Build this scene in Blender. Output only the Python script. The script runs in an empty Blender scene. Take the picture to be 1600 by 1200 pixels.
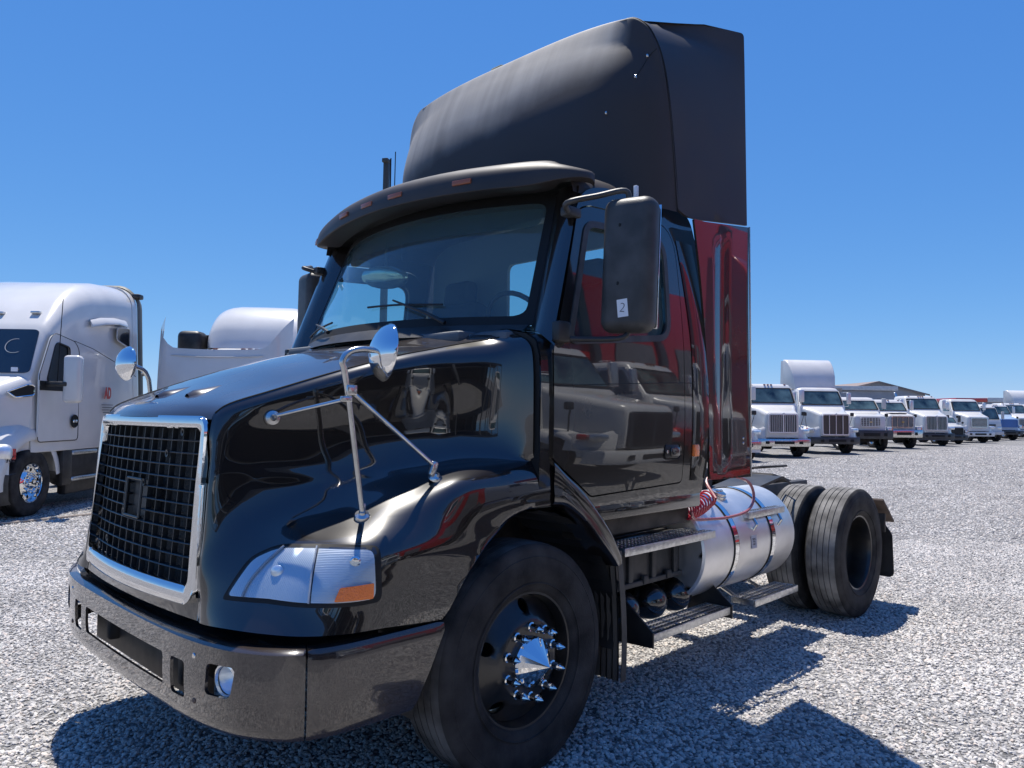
import bpy, bmesh, math, random
from mathutils import Vector, Matrix, noise
from mathutils.geometry import delaunay_2d_cdt
from mathutils.bvhtree import BVHTree
R = math.radians
random.seed(7)
scn = bpy.context.scene
COL = scn.collection

# ------------------------------------------------------------------ camera
cam = bpy.data.cameras.new('camera'); camo = bpy.data.objects.new('camera', cam); COL.objects.link(camo)
a, p, r = 0.7754, 0.0407, 0.0103
F = Vector((-math.cos(a), -math.sin(a), 0)); Rt = Vector((-math.sin(a), math.cos(a), 0)); U = Vector((0, 0, 1))
F2 = F*math.cos(p)+U*math.sin(p); U2 = U*math.cos(p)-F*math.sin(p)
R3 = Rt*math.cos(r)+U2*math.sin(r); U3 = U2*math.cos(r)-Rt*math.sin(r)
m = Matrix((R3, U3, -F2)).transposed().to_4x4(); m.translation = Vector((2.4637, 3.4504, 1.6031))
camo.matrix_world = m
cam.sensor_width = 36; cam.lens = 36*1170.9/1600; cam.clip_start = .05; cam.clip_end = 3000
scn.camera = camo

# ------------------------------------------------------------------ sun and sky
SUN = Vector((-.16, -.33, 1)).normalized()
w = bpy.data.worlds.new('World'); scn.world = w; w.use_nodes = True
nt = w.node_tree; bg = nt.nodes['Background']
sky = nt.nodes.new('ShaderNodeTexSky'); sky.sky_type = 'NISHITA'; sky.sun_disc = False
sky.sun_elevation = math.asin(SUN.z); sky.sun_rotation = math.atan2(SUN.x, SUN.y)
sky.altitude = 0; sky.air_density = .7; sky.dust_density = 0; sky.ozone_density = 8
# camera-like colour response for the whole sky, per channel
sep = nt.nodes.new('ShaderNodeSeparateColor'); com = nt.nodes.new('ShaderNodeCombineColor'); nt.links.new(sky.outputs[0], sep.inputs[0])
for ch, (k, g) in enumerate(((.0912, .967), (.1805, .644), (.451, .32))):
    pw = nt.nodes.new('ShaderNodeMath'); pw.operation = 'POWER'; pw.inputs[1].default_value = g; nt.links.new(sep.outputs[ch], pw.inputs[0])
    ml = nt.nodes.new('ShaderNodeMath'); ml.operation = 'MULTIPLY'; ml.inputs[1].default_value = k/.158; nt.links.new(pw.outputs[0], ml.inputs[0]); nt.links.new(ml.outputs[0], com.inputs[ch])
nt.links.new(com.outputs[0], bg.inputs[0]); bg.inputs[1].default_value = .12
sl = bpy.data.lights.new('sun', 'SUN'); sl.energy = 5.0; sl.angle = R(.55); sl.color = (1, .95, .875)
so = bpy.data.objects.new('sun', sl); COL.objects.link(so)
so.rotation_euler = SUN.to_track_quat('Z', 'Y').to_euler(); so.location = (0, 0, 30)
scn.view_settings.view_transform = 'Standard'; scn.view_settings.look = 'None'
scn.view_settings.exposure = 0.44; scn.view_settings.gamma = 1; scn.view_settings.use_curve_mapping = False

# ------------------------------------------------------------------ materials
def mat(name, col, rough=.5, metal=0, coat=0, noise_scale=0, noise_amt=0, bump=0, bump_scale=40, spec=.5,
        alpha=1, trans=0, emit=0, rough_var=0, dirt=None):
    m = bpy.data.materials.new(name); m.use_nodes = True
    n = m.node_tree.nodes; l = m.node_tree.links; b = n['Principled BSDF']
    b.inputs['Base Color'].default_value = (*col, 1); b.inputs['Roughness'].default_value = rough
    b.inputs['Metallic'].default_value = metal; b.inputs['Coat Weight'].default_value = coat
    b.inputs['Coat Roughness'].default_value = .015; b.inputs['Coat IOR'].default_value = 1.5; b.inputs['Specular IOR Level'].default_value = spec
    b.inputs['Transmission Weight'].default_value = trans
    tc = n.new('ShaderNodeTexCoord')
    if noise_amt or rough_var:
        nz = n.new('ShaderNodeTexNoise'); nz.inputs['Scale'].default_value = noise_scale or 3; nz.inputs['Detail'].default_value = 6
        l.new(tc.outputs['Object'], nz.inputs['Vector'])
    if noise_amt:
        mx = n.new('ShaderNodeMixRGB'); mx.inputs[1].default_value = (*[c*(1-noise_amt) for c in col], 1)
        mx.inputs[2].default_value = (*([min(1, c*(1+noise_amt)) for c in col] if dirt is None else dirt), 1)
        cr = n.new('ShaderNodeMapRange'); cr.inputs[1].default_value = .35; cr.inputs[2].default_value = .7
        l.new(nz.outputs['Fac'], cr.inputs[0]); l.new(cr.outputs[0], mx.inputs[0]); l.new(mx.outputs[0], b.inputs['Base Color'])
    if rough_var:
        rr = n.new('ShaderNodeMapRange'); rr.inputs[1].default_value = .3; rr.inputs[2].default_value = .75
        rr.inputs[3].default_value = max(0, rough-rough_var); rr.inputs[4].default_value = min(1, rough+rough_var)
        l.new(nz.outputs['Fac'], rr.inputs[0]); l.new(rr.outputs[0], b.inputs['Roughness'])
    if bump:
        n2 = n.new('ShaderNodeTexNoise'); n2.inputs['Scale'].default_value = bump_scale; n2.inputs['Detail'].default_value = 3
        l.new(tc.outputs['Object'], n2.inputs['Vector'])
        bp = n.new('ShaderNodeBump'); bp.inputs['Strength'].default_value = bump; bp.inputs['Distance'].default_value = .01
        l.new(n2.outputs['Fac'], bp.inputs['Height']); l.new(bp.outputs[0], b.inputs['Normal'])
        if coat: l.new(bp.outputs[0], b.inputs['Coat Normal'])
    return m

def glass(name, tint, refl=1.0, rough=0.0, haze=0, hcol=(.4, .5, .55)):
    m = bpy.data.materials.new(name); m.use_nodes = True
    n = m.node_tree.nodes; l = m.node_tree.links; n.remove(n['Principled BSDF']); out = n['Material Output']
    t = n.new('ShaderNodeBsdfTransparent'); t.inputs[0].default_value = (*tint, 1)
    g = n.new('ShaderNodeBsdfGlossy'); g.inputs['Roughness'].default_value = rough; g.inputs[0].default_value = (refl, refl, refl, 1)
    f = n.new('ShaderNodeFresnel'); gm = n.new('ShaderNodeNewGeometry'); ir = n.new('ShaderNodeMapRange'); ir.inputs[3].default_value = 1.5; ir.inputs[4].default_value = 1/1.5
    l.new(gm.outputs['Backfacing'], ir.inputs[0]); l.new(ir.outputs[0], f.inputs[0])
    x = n.new('ShaderNodeMixShader'); l.new(f.outputs[0], x.inputs[0])
    if haze:
        df = n.new('ShaderNodeBsdfDiffuse'); df.inputs[0].default_value = (*hcol, 1); hx = n.new('ShaderNodeMixShader'); hx.inputs[0].default_value = haze
        l.new(t.outputs[0], hx.inputs[1]); l.new(df.outputs[0], hx.inputs[2]); l.new(hx.outputs[0], x.inputs[1])
    else: l.new(t.outputs[0], x.inputs[1])
    l.new(g.outputs[0], x.inputs[2])
    l.new(x.outputs[0], out.inputs[0]); return m

PAINT = mat('black_paint', (.010, .0075, .0065), .3, coat=1, spec=.2, bump=.02, bump_scale=2.5, rough_var=.03, noise_scale=2)
PAINTF = mat('faded_black_paint', (.046, .040, .038), .52, coat=.0, noise_scale=2.2, noise_amt=.28, rough_var=.1, bump=.015, bump_scale=3, spec=.35)
PAINTH = mat('hood_paint', (.03, .024, .024), .26, coat=.75, noise_scale=3, noise_amt=.2, rough_var=.05)
BUMPM = mat('bumper_paint', (.034, .026, .023), .2, coat=1, bump=.05, bump_scale=6, rough_var=.04, noise_scale=4, noise_amt=.15)
for m_ in (PAINT,): m_.node_tree.nodes['Principled BSDF'].inputs['Coat IOR'].default_value = 1.78
SEAM = mat('seam_rubber', (.004, .004, .004), .7)
CHROME = mat('chrome', (.82, .83, .84), .05, 1, bump=.01, bump_scale=6)
CHROMES = mat('satin_stainless', (.62, .62, .61), .22, 1, noise_scale=14, noise_amt=.15)
CHROMEG = mat('pitted_chrome', (.74, .75, .76), .08, 1, bump=.06, bump_scale=22, rough_var=.05, noise_scale=30)
ALU = mat('tank_aluminium', (.78, .77, .755), .36, .78, noise_scale=5, noise_amt=.1, rough_var=.06)
DIAM = mat('step_aluminium', (.58, .59, .6), .3, 1, noise_scale=30, noise_amt=.2, bump=.3, bump_scale=60)
def tyre_mat(name, c, d):
    return mat(name, c, .78, noise_scale=7, noise_amt=.45, dirt=d, bump=.2, bump_scale=120, spec=.3)
TYRE = tyre_mat('tyre_rubber', (.022, .021, .021), (.05, .047, .045))
TREAD = tyre_mat('tread_rubber', (.06, .057, .055), (.15, .145, .14))
TREADR = tyre_mat('dusty_tread_rubber', (.13, .125, .12), (.26, .25, .235))
RIM = mat('black_rim', (.010, .010, .010), .34, coat=.35, noise_scale=6, noise_amt=.4, dirt=(.03, .027, .024))
PLAST = mat('black_plastic', (.016, .016, .017), .45, bump=.1, bump_scale=150, noise_scale=6, noise_amt=.3, dirt=(.04, .038, .036))
PLASTG = mat('worn_grey_plastic', (.05, .049, .048), .5, bump=.08, bump_scale=120, noise_scale=9, noise_amt=.35)
FRAME = mat('chassis_black', (.013, .012, .011), .6, noise_scale=8, noise_amt=.5, dirt=(.06, .05, .042))
RAD = mat('radiator_core', (.012, .014, .016), .6, bump=.6, bump_scale=90)
BARM = mat('grille_bar_metal', (.045, .05, .053), .4, .5)
INT = mat('interior_vinyl', (.12, .13, .14), .7, noise_scale=5, noise_amt=.2)
INTL = mat('interior_headliner', (.30, .32, .34), .8)
SEAT = mat('seat_cloth', (.03, .032, .036), .85, bump=.3, bump_scale=200)
WS = glass('windshield_glass', (.62, .85, .84), haze=.13, hcol=(.36, .55, .62)); SIDEG = glass('side_glass', (.74, .88, .86), haze=.05); DARKG = glass('tinted_glass', (.12, .16, .18))
CABG = mat('cab_glass', (.045, .075, .075), .06, coat=1, noise_scale=1.6, noise_amt=.8, dirt=(.12, .19, .18))
CLEARG = glass('lens_glass', (.86, .92, .97))
AMBER = mat('amber_lens', (1, .20, .008), .18, coat=1, bump=.5, bump_scale=160)
AMBERD = mat('dull_amber_lens', (.30, .085, .035), .35, coat=.3)
REDL = mat('red_lens', (.5, .02, .015), .2, coat=1)
REFL = mat('lamp_reflector', (.80, .83, .86), .34, .85, bump=.35, bump_scale=34, noise_scale=9, noise_amt=.12)
def ribbed(name, direction, scale):
    m_ = mat(name, (.80, .81, .80), .30, .6, noise_scale=9, noise_amt=.2, dirt=(.58, .62, .66)); n_ = m_.node_tree.nodes; l_ = m_.node_tree.links
    tc_ = n_.new('ShaderNodeTexCoord'); wv = n_.new('ShaderNodeTexWave'); wv.bands_direction = direction; wv.inputs['Scale'].default_value = scale; wv.inputs['Distortion'].default_value = .3
    l_.new(tc_.outputs['Object'], wv.inputs[0]); bp_ = n_.new('ShaderNodeBump'); bp_.inputs['Strength'].default_value = .22; bp_.inputs['Distance'].default_value = .003
    l_.new(wv.outputs['Fac'], bp_.inputs['Height']); l_.new(bp_.outputs[0], n_['Principled BSDF'].inputs['Normal']); return m_
RIBV = ribbed('fluted_reflector', 'X', 70); RIBH = ribbed('ribbed_reflector', 'Z', 60)
LINER = mat('lamp_housing', (.35, .38, .42), .4, .3, bump=.3, bump_scale=60)
REDH = mat('red_hose', (.42, .015, .035), .3, coat=.5)
CLEARH = mat('pale_hose', (.36, .12, .12), .3, coat=.5)
PAPER = mat('paper', (.78, .79, .8), .8)
INK = mat('ink', (.02, .02, .03), .6)
WHITE = mat('white_paint', (.66, .645, .615), .25, coat=.6, noise_scale=2, noise_amt=.05)
WHITE2 = mat('chalky_white_paint', (.58, .57, .55), .45, noise_scale=3, noise_amt=.1)
GREYP = mat('grey_paint', (.16, .16, .16), .4, noise_scale=5, noise_amt=.2)
DGREY = mat('dark_grey_paint', (.05, .052, .055), .45, noise_scale=5, noise_amt=.25)
BLUEP = mat('blue_paint', (.02, .13, .42), .3, coat=.5)
LBLUEP = mat('light_blue_paint', (.36, .47, .60), .3, coat=.5)
REDP = mat('red_paint', (.52, .02, .012), .22, coat=.8)
REDD = mat('red_decal', (.5, .03, .03), .4)
RUST = mat('rusty_metal', (.085, .06, .048), .8, noise_scale=8, noise_amt=.4)
BROWNM = mat('brown_mesh', (.09, .07, .06), .55, .3)
GOLD = mat('gold_badge', (.6, .42, .12), .3, .8)
ROOFM = mat('corrugated_roof', (.42, .42, .43), .5, .2, noise_scale=1, noise_amt=.1)
WALLM = mat('grey_wall', (.33, .33, .34), .8, noise_scale=.5, noise_amt=.15)

# ------------------------------------------------------------------ helpers
def link(name, me, m=None, parent=None, smooth=True, ang=None):
    o = bpy.data.objects.new(name, me); COL.objects.link(o)
    if m is not None:
        if isinstance(m, (list, tuple)):
            for k in m: me.materials.append(k)
        else: me.materials.append(m)
    if smooth: me.polygons.foreach_set('use_smooth', [True]*len(me.polygons))
    if ang is not None: me.set_sharp_from_angle(angle=R(ang))
    if parent is not None: o.parent = parent
    return o
def mesh(name, v, f, m=None, parent=None, smooth=True, ang=40, weld=0):
    me = bpy.data.meshes.new(name); me.from_pydata([tuple(x) for x in v], [], f)
    bm = bmesh.new(); bm.from_mesh(me)
    if weld: bmesh.ops.remove_doubles(bm, verts=bm.verts, dist=weld)
    bmesh.ops.recalc_face_normals(bm, faces=bm.faces); bm.to_mesh(me); bm.free()
    return link(name, me, m, parent, smooth, ang)
def empty(name, loc=(0, 0, 0), rz=0, label=None, cat=None, group=None, parent=None, kind=None):
    o = bpy.data.objects.new(name, None); COL.objects.link(o); o.location = loc; o.rotation_euler = (0, 0, rz)
    o.empty_display_size = .2
    if parent is not None: o.parent = parent
    tag(o, label, cat, group, kind); return o
def tag(o, label=None, cat=None, group=None, kind=None):
    if label: o['label'] = label
    if cat: o['category'] = cat
    if group: o['group'] = group
    if kind: o['kind'] = kind
    return o
class MB:
    """collects simple solids into one mesh"""
    def __init__(s): s.bm = bmesh.new(); s.mi = 0
    def _mark(s, n0):
        for f in list(s.bm.faces)[n0:]: f.material_index = s.mi
    def box(s, c, d, bev=0, rot=None, seg=2, M=None):
        n0 = len(s.bm.faces)
        q = bmesh.ops.create_cube(s.bm, size=1)['verts']
        for v in q: v.co = Vector((v.co.x*d[0], v.co.y*d[1], v.co.z*d[2]))
        if bev:
            es = list({e for v in q for e in v.link_edges})
            g = bmesh.ops.bevel(s.bm, geom=es, offset=bev, segments=seg, affect='EDGES', profile=.5)
            q = list({v for f in list(s.bm.faces)[n0:] for v in f.verts})
        T = Matrix.Translation(Vector(c))
        if rot is not None: T = T @ (rot if isinstance(rot, Matrix) else Matrix.Rotation(rot[0], 4, 'X') @ Matrix.Rotation(rot[1], 4, 'Y') @ Matrix.Rotation(rot[2], 4, 'Z'))
        if M is not None: T = M @ T
        for v in q: v.co = T @ v.co
        s._mark(n0); return s
    def grid(s, rows, close=False, cap=False):
        n0 = len(s.bm.faces)
        V = [[s.bm.verts.new(Vector(p)) for p in r] for r in rows]
        for i in range(len(V)-1):
            n = len(V[i])
            for j in range(n if close else n-1):
                k = (j+1) % n
                try: s.bm.faces.new((V[i][j], V[i][k], V[i+1][k], V[i+1][j]))
                except ValueError: pass
        if cap:
            s.bm.faces.new(V[0]); s.bm.faces.new(V[-1])
        s._mark(n0); return s
    def tube(s, pts, rad, n=10, cap=True):
        pts = [Vector(p) for p in pts]; rows = []; up = None
        for i, p in enumerate(pts):
            d = (pts[min(i+1, len(pts)-1)]-pts[max(i-1, 0)]).normalized()
            if up is None: up = Vector((0, 0, 1)) if abs(d.z) < .9 else Vector((1, 0, 0))
            x = d.cross(up).normalized(); up = x.cross(d).normalized()
            rr = rad[i] if isinstance(rad, (list, tuple)) else rad
            rows.append([p+(x*math.cos(t)+up*math.sin(t))*rr for t in [2*math.pi*k/n for k in range(n)]])
        return s.grid(rows, True, cap)
    def lathe(s, prof, c=(0, 0, 0), axis='Y', n=32, sgn=1, a0=0, a1=2*math.pi):
        """prof: (r, h) ; h along axis"""
        rows = []; full = abs(a1-a0-2*math.pi) < 1e-6; N = n if full else n+1
        for (rr, h) in prof:
            row = []
            for k in range(N):
                t = a0+(a1-a0)*k/n; cx, sx = rr*math.cos(t), rr*math.sin(t)
                if axis == 'Y': q = Vector((cx, h*sgn, sx))
                elif axis == 'X': q = Vector((h*sgn, cx, sx))
                else: q = Vector((cx, sx, h*sgn))
                row.append(q+Vector(c))
            rows.append(row)
        return s.grid(rows, full, False)
    def loft(s, secs, cap=True): return s.grid(secs, True, cap)
    def build(s, name, m, parent=None, ang=35, smooth=True, weld=1e-5):
        bmesh.ops.remove_doubles(s.bm, verts=s.bm.verts, dist=weld)
        bmesh.ops.recalc_face_normals(s.bm, faces=s.bm.faces)
        me = bpy.data.meshes.new(name); s.bm.to_mesh(me); s.bm.free()
        return link(name, me, m, parent, smooth, ang)
def box(name, c, d, m, parent=None, bev=.006, rot=None, seg=2): return MB().box(c, d, bev, rot, seg).build(name, m, parent)
def tube(name, pts, rad, m, parent=None, n=10): return MB().tube(pts, rad, n).build(name, m, parent)
def cr(p0, p1, p2, p3, t):
    return .5*((2*p1)+(p2-p0)*t+(2*p0-5*p1+4*p2-p3)*t*t+(3*p1-p0-3*p2+p3)*t**3)
def spline(pts, n):
    pts = [Vector(p) for p in pts]; P = [2*pts[0]-pts[1]]+pts+[2*pts[-1]-pts[-2]]; out = []
    for i in range(len(pts)-1):
        for k in range(n): out.append(cr(P[i], P[i+1], P[i+2], P[i+3], k/n))
    out.append(pts[-1].copy()); return out
def patch_pts(rows, nu, nv):
    R1 = [spline(r, nu) for r in rows]
    cols = [spline([R1[i][j] for i in range(len(rows))], nv) for j in range(len(R1[0]))]
    return [[cols[j][i] for j in range(len(cols))] for i in range(len(cols[0]))]
def mir(p): return Vector((p[0], -p[1], p[2]))
def patch(name, rows, nu, nv, m, parent, both=False, clamp=None, ang=60):
    g = patch_pts(rows, nu, nv)
    if clamp: g = [[clamp(p) for p in r] for r in g]
    mb = MB().grid(g)
    if both: MB().grid([[mir(p) for p in r] for r in g]).build(name, m, parent, ang)
    return mb.build(name, m, parent, ang), g
def inside(pt, poly):
    x, y = pt; c = False; j = len(poly)-1
    for i in range(len(poly)):
        xi, yi = poly[i]; xj, yj = poly[j]
        if (yi > y) != (yj > y) and x < (xj-xi)*(y-yi)/(yj-yi)+xi: c = not c
        j = i
    return c
def dens(loop, sp):
    o = []
    for i in range(len(loop)):
        p = Vector(loop[i]); q = Vector(loop[(i+1) % len(loop)]); n = max(1, int((q-p).length/sp+.5))
        for k in range(n): o.append(tuple(p.lerp(q, k/n)))
    return o
def rloop(pts, rad, n=5):
    """polygon with rounded corners; rad number or list"""
    o = []; N = len(pts)
    for i in range(N):
        p = Vector(pts[i]); a_ = Vector(pts[i-1]); b_ = Vector(pts[(i+1) % N]); rr = rad[i] if isinstance(rad, (list, tuple)) else rad
        if rr <= 0: o.append(tuple(p)); continue
        da = (a_-p); db = (b_-p); ra = min(rr, da.length*.49); rb = min(rr, db.length*.49)
        s_ = p+da.normalized()*ra; e_ = p+db.normalized()*rb
        for k in range(n+1):
            t = k/n; o.append(tuple(s_*(1-t)**2+p*2*t*(1-t)+e_*t*t))
    return o
def panel(name, outer, holes, fn, sp, m, parent, thick=.01, ang=40, mirror=False, build=True):
    """2D outline with holes, meshed on a grid and mapped to 3D by fn(u, v, depth)"""
    loops = [dens(outer, sp)]+[dens(h, sp) for h in holes]
    pts = []; edges = []; 
    for L in loops:
        b0 = len(pts); pts += [Vector(p) for p in L]; edges += [(b0+i, b0+(i+1) % len(L)) for i in range(len(L))]
    nb = len(pts)
    us = [q[0] for q in loops[0]]; vs = [q[1] for q in loops[0]]
    u = min(us)+sp*.5
    allb = pts[:]
    while u < max(us):
        v = min(vs)+sp*.5
        while v < max(vs):
            if inside((u, v), loops[0]) and not any(inside((u, v), h) for h in loops[1:]):
                if min((u-q[0])**2+(v-q[1])**2 for q in allb) > (sp*.45)**2: pts.append(Vector((u, v)))
            v += sp
        u += sp
    vo, eo, fo, ov, oe, of = delaunay_2d_cdt(pts, edges, [], 0, 1e-6)
    tris = []
    for f in fo:
        c = sum((vo[i] for i in f), Vector((0, 0)))/len(f)
        if inside(c, loops[0]) and not any(inside(c, h) for h in loops[1:]): tris.append(list(f))
    fr = [Vector(fn(q[0], q[1], 0)) for q in vo]; V = list(fr); Fc = list(tris)
    if thick:
        bk = [Vector(fn(q[0], q[1], thick)) for q in vo]; n = len(V); V += bk
        Fc += [[n+i for i in reversed(t)] for t in tris]
        cnt = {}
        for t in tris:
            for k in range(len(t)):
                e = (t[k], t[(k+1) % len(t)]); key = tuple(sorted(e)); cnt.setdefault(key, []).append(e)
        for k, es in cnt.items():
            if len(es) == 1: i, j = es[0]; Fc.append([i, n+i, n+j, j])
    if mirror:
        n = len(V); V += [mir(x) for x in V]; Fc += [[n+i for i in reversed(t)] for t in list(Fc)]
    return mesh(name, V, Fc, m, parent, True, ang)
def text(name, s, size, M, m, parent, ext=.002, thin=0):
    c = bpy.data.curves.new(name, 'FONT'); c.body = s; c.size = size; c.extrude = ext; c.align_x = 'CENTER'; c.align_y = 'CENTER'; c.offset = thin
    o = bpy.data.objects.new(name, c); COL.objects.link(o); bpy.context.view_layer.update()
    me = bpy.data.meshes.new_from_object(o.evaluated_get(bpy.context.evaluated_depsgraph_get()))
    bpy.data.objects.remove(o); me.transform(M); me.materials.clear()
    return link(name, me, m, parent, False)
def frame_M(origin, xdir, zdir):
    x = Vector(xdir).normalized(); z = Vector(zdir).normalized(); y = z.cross(x).normalized(); x = y.cross(z)
    M = Matrix((x, y, z)).transposed().to_4x4(); M.translation = Vector(origin); return M
def copy_under(o, parent, loc=None):
    c = o.copy(); COL.objects.link(c); c.parent = parent
    if loc is not None: c.location = loc
    return c
# ------------------------------------------------------------------ ground
def gravel_material(name, fine):
    m = bpy.data.materials.new(name); m.use_nodes = True; n = m.node_tree.nodes; l = m.node_tree.links; b = n['Principled BSDF']
    b.inputs['Roughness'].default_value = .85; b.inputs['Specular IOR Level'].default_value = .25
    tc = n.new('ShaderNodeTexCoord'); v = n.new('ShaderNodeTexVoronoi'); v.inputs['Scale'].default_value = 48; v.inputs['Randomness'].default_value = 1
    mp = n.new('ShaderNodeMapping'); mp.inputs['Scale'].default_value = (1, 1, 1)
    nzv = n.new('ShaderNodeTexNoise'); nzv.inputs['Scale'].default_value = 30
    ad = n.new('ShaderNodeVectorMath'); ad.operation = 'MULTIPLY_ADD'; ad.inputs[1].default_value = (.02, .02, .02)
    l.new(tc.outputs['Object'], nzv.inputs['Vector']); l.new(nzv.outputs['Color'], ad.inputs[0]); l.new(tc.outputs['Object'], ad.inputs[2])
    l.new(ad.outputs[0], v.inputs['Vector'])
    r1 = n.new('ShaderNodeValToRGB'); e = r1.color_ramp.elements
    e[0].position = 0; e[0].color = (.11, .108, .108, 1); e[1].position = 1; e[1].color = (.40, .385, .37, 1)
    e2 = r1.color_ramp.elements.new(.5); e2.color = (.22, .215, .212, 1)
    sp = n.new('ShaderNodeSeparateColor'); l.new(v.outputs['Color'], sp.inputs[0]); l.new(sp.outputs[0], r1.inputs[0])
    big = n.new('ShaderNodeTexNoise'); big.inputs['Scale'].default_value = .35; big.inputs['Detail'].default_value = 8; l.new(tc.outputs['Object'], big.inputs['Vector'])
    mr = n.new('ShaderNodeMapRange'); mr.inputs[1].default_value = .35; mr.inputs[2].default_value = .65; mr.inputs[3].default_value = .86; mr.inputs[4].default_value = 1.1
    l.new(big.outputs['Fac'], mr.inputs[0])
    mul = n.new('ShaderNodeVectorMath'); mul.operation = 'SCALE'; l.new(r1.outputs[0], mul.inputs[0]); l.new(mr.outputs[0], mul.inputs['Scale'])
    l.new(mul.outputs[0], b.inputs['Base Color'])
    dm = n.new('ShaderNodeMapRange'); dm.inputs[1].default_value = 0; dm.inputs[2].default_value = .6; dm.inputs[3].default_value = 1; dm.inputs[4].default_value = 0
    l.new(v.outputs['Distance'], dm.inputs[0])
    nm = n.new('ShaderNodeTexNoise'); nm.inputs['Scale'].default_value = 9; nm.inputs['Detail'].default_value = 4; l.new(tc.outputs['Object'], nm.inputs['Vector'])
    sm = n.new('ShaderNodeMath'); sm.operation = 'ADD'; l.new(dm.outputs[0], sm.inputs[0]); l.new(nm.outputs['Fac'], sm.inputs[1])
    bp = n.new('ShaderNodeBump'); bp.inputs['Strength'].default_value = 1; bp.inputs['Distance'].default_value = .014
    l.new(sm.outputs[0], bp.inputs['Height']); l.new(bp.outputs[0], b.inputs['Normal'])
    return m
GRAV = gravel_material('gravel_ground', 1)
gv = []; gf = []
rad = [0, 6, 14, 30, 60, 120, 300, 900, 2400]
for i, rr in enumerate(rad):
    for k in range(48):
        t = 2*math.pi*k/48; gv.append((rr*math.cos(t), rr*math.sin(t), 0))
for i in range(len(rad)-1):
    for k in range(48):
        gf.append((i*48+k, i*48+(k+1) % 48, (i+1)*48+(k+1) % 48, (i+1)*48+k))
g = mesh('ground', gv, gf, GRAV, weld=1e-4); g['kind'] = 'structure'

def pebble_material():
    m = bpy.data.materials.new('pebble'); m.use_nodes = True; n = m.node_tree.nodes; l = m.node_tree.links; b = n['Principled BSDF']
    b.inputs['Roughness'].default_value = .8; b.inputs['Specular IOR Level'].default_value = .3
    oi = n.new('ShaderNodeObjectInfo'); r1 = n.new('ShaderNodeValToRGB'); e = r1.color_ramp.elements
    e[0].color = (.25, .242, .235, 1); e[1].color = (.72, .69, .64, 1)
    for pz, c in ((.25, (.42, .405, .39)), (.55, (.51, .49, .465)), (.8, (.61, .58, .54)), (.9, (.56, .48, .42))):
        x = e.new(pz); x.color = (*c, 1)
    l.new(oi.outputs['Random'], r1.inputs[0])
    tc = n.new('ShaderNodeTexCoord'); nz = n.new('ShaderNodeTexNoise'); nz.inputs['Scale'].default_value = 90; l.new(tc.outputs['Object'], nz.inputs['Vector'])
    mr = n.new('ShaderNodeMapRange'); mr.inputs[3].default_value = .75; mr.inputs[4].default_value = 1.2; l.new(nz.outputs['Fac'], mr.inputs[0])
    lz = n.new('ShaderNodeTexNoise'); lz.inputs['Scale'].default_value = .8; lz.inputs['Detail'].default_value = 5; l.new(oi.outputs['Location'], lz.inputs['Vector'])
    lm = n.new('ShaderNodeMapRange'); lm.inputs[1].default_value = .3; lm.inputs[2].default_value = .7; lm.inputs[3].default_value = .84; lm.inputs[4].default_value = 1.14; l.new(lz.outputs['Fac'], lm.inputs[0])
    mm = n.new('ShaderNodeMath'); mm.operation = 'MULTIPLY'; l.new(mr.outputs[0], mm.inputs[0]); l.new(lm.outputs[0], mm.inputs[1]); mr = mm
    mul = n.new('ShaderNodeVectorMath'); mul.operation = 'SCALE'; l.new(r1.outputs[0], mul.inputs[0]); l.new(mr.outputs[0], mul.inputs['Scale'])
    l.new(mul.outputs[0], b.inputs['Base Color']); return m
PEB = pebble_material()
stones = bpy.data.collections.new('pebble_shapes')
for s in range(6):
    bm = bmesh.new(); bmesh.ops.create_icosphere(bm, subdivisions=1, radius=1)
    rs = random.Random(s)
    sc = Vector((rs.uniform(.8, 1.25), rs.uniform(.55, .9), rs.uniform(.4, .65)))
    for v in bm.verts:
        v.co = Vector((v.co.x*sc.x, v.co.y*sc.y, v.co.z*sc.z))*(1+rs.uniform(-.22, .22))
    me = bpy.data.meshes.new('pebble'); bm.to_mesh(me); bm.free(); me.materials.append(PEB)
    po = bpy.data.objects.new('pebble', me); stones.objects.link(po)
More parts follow.
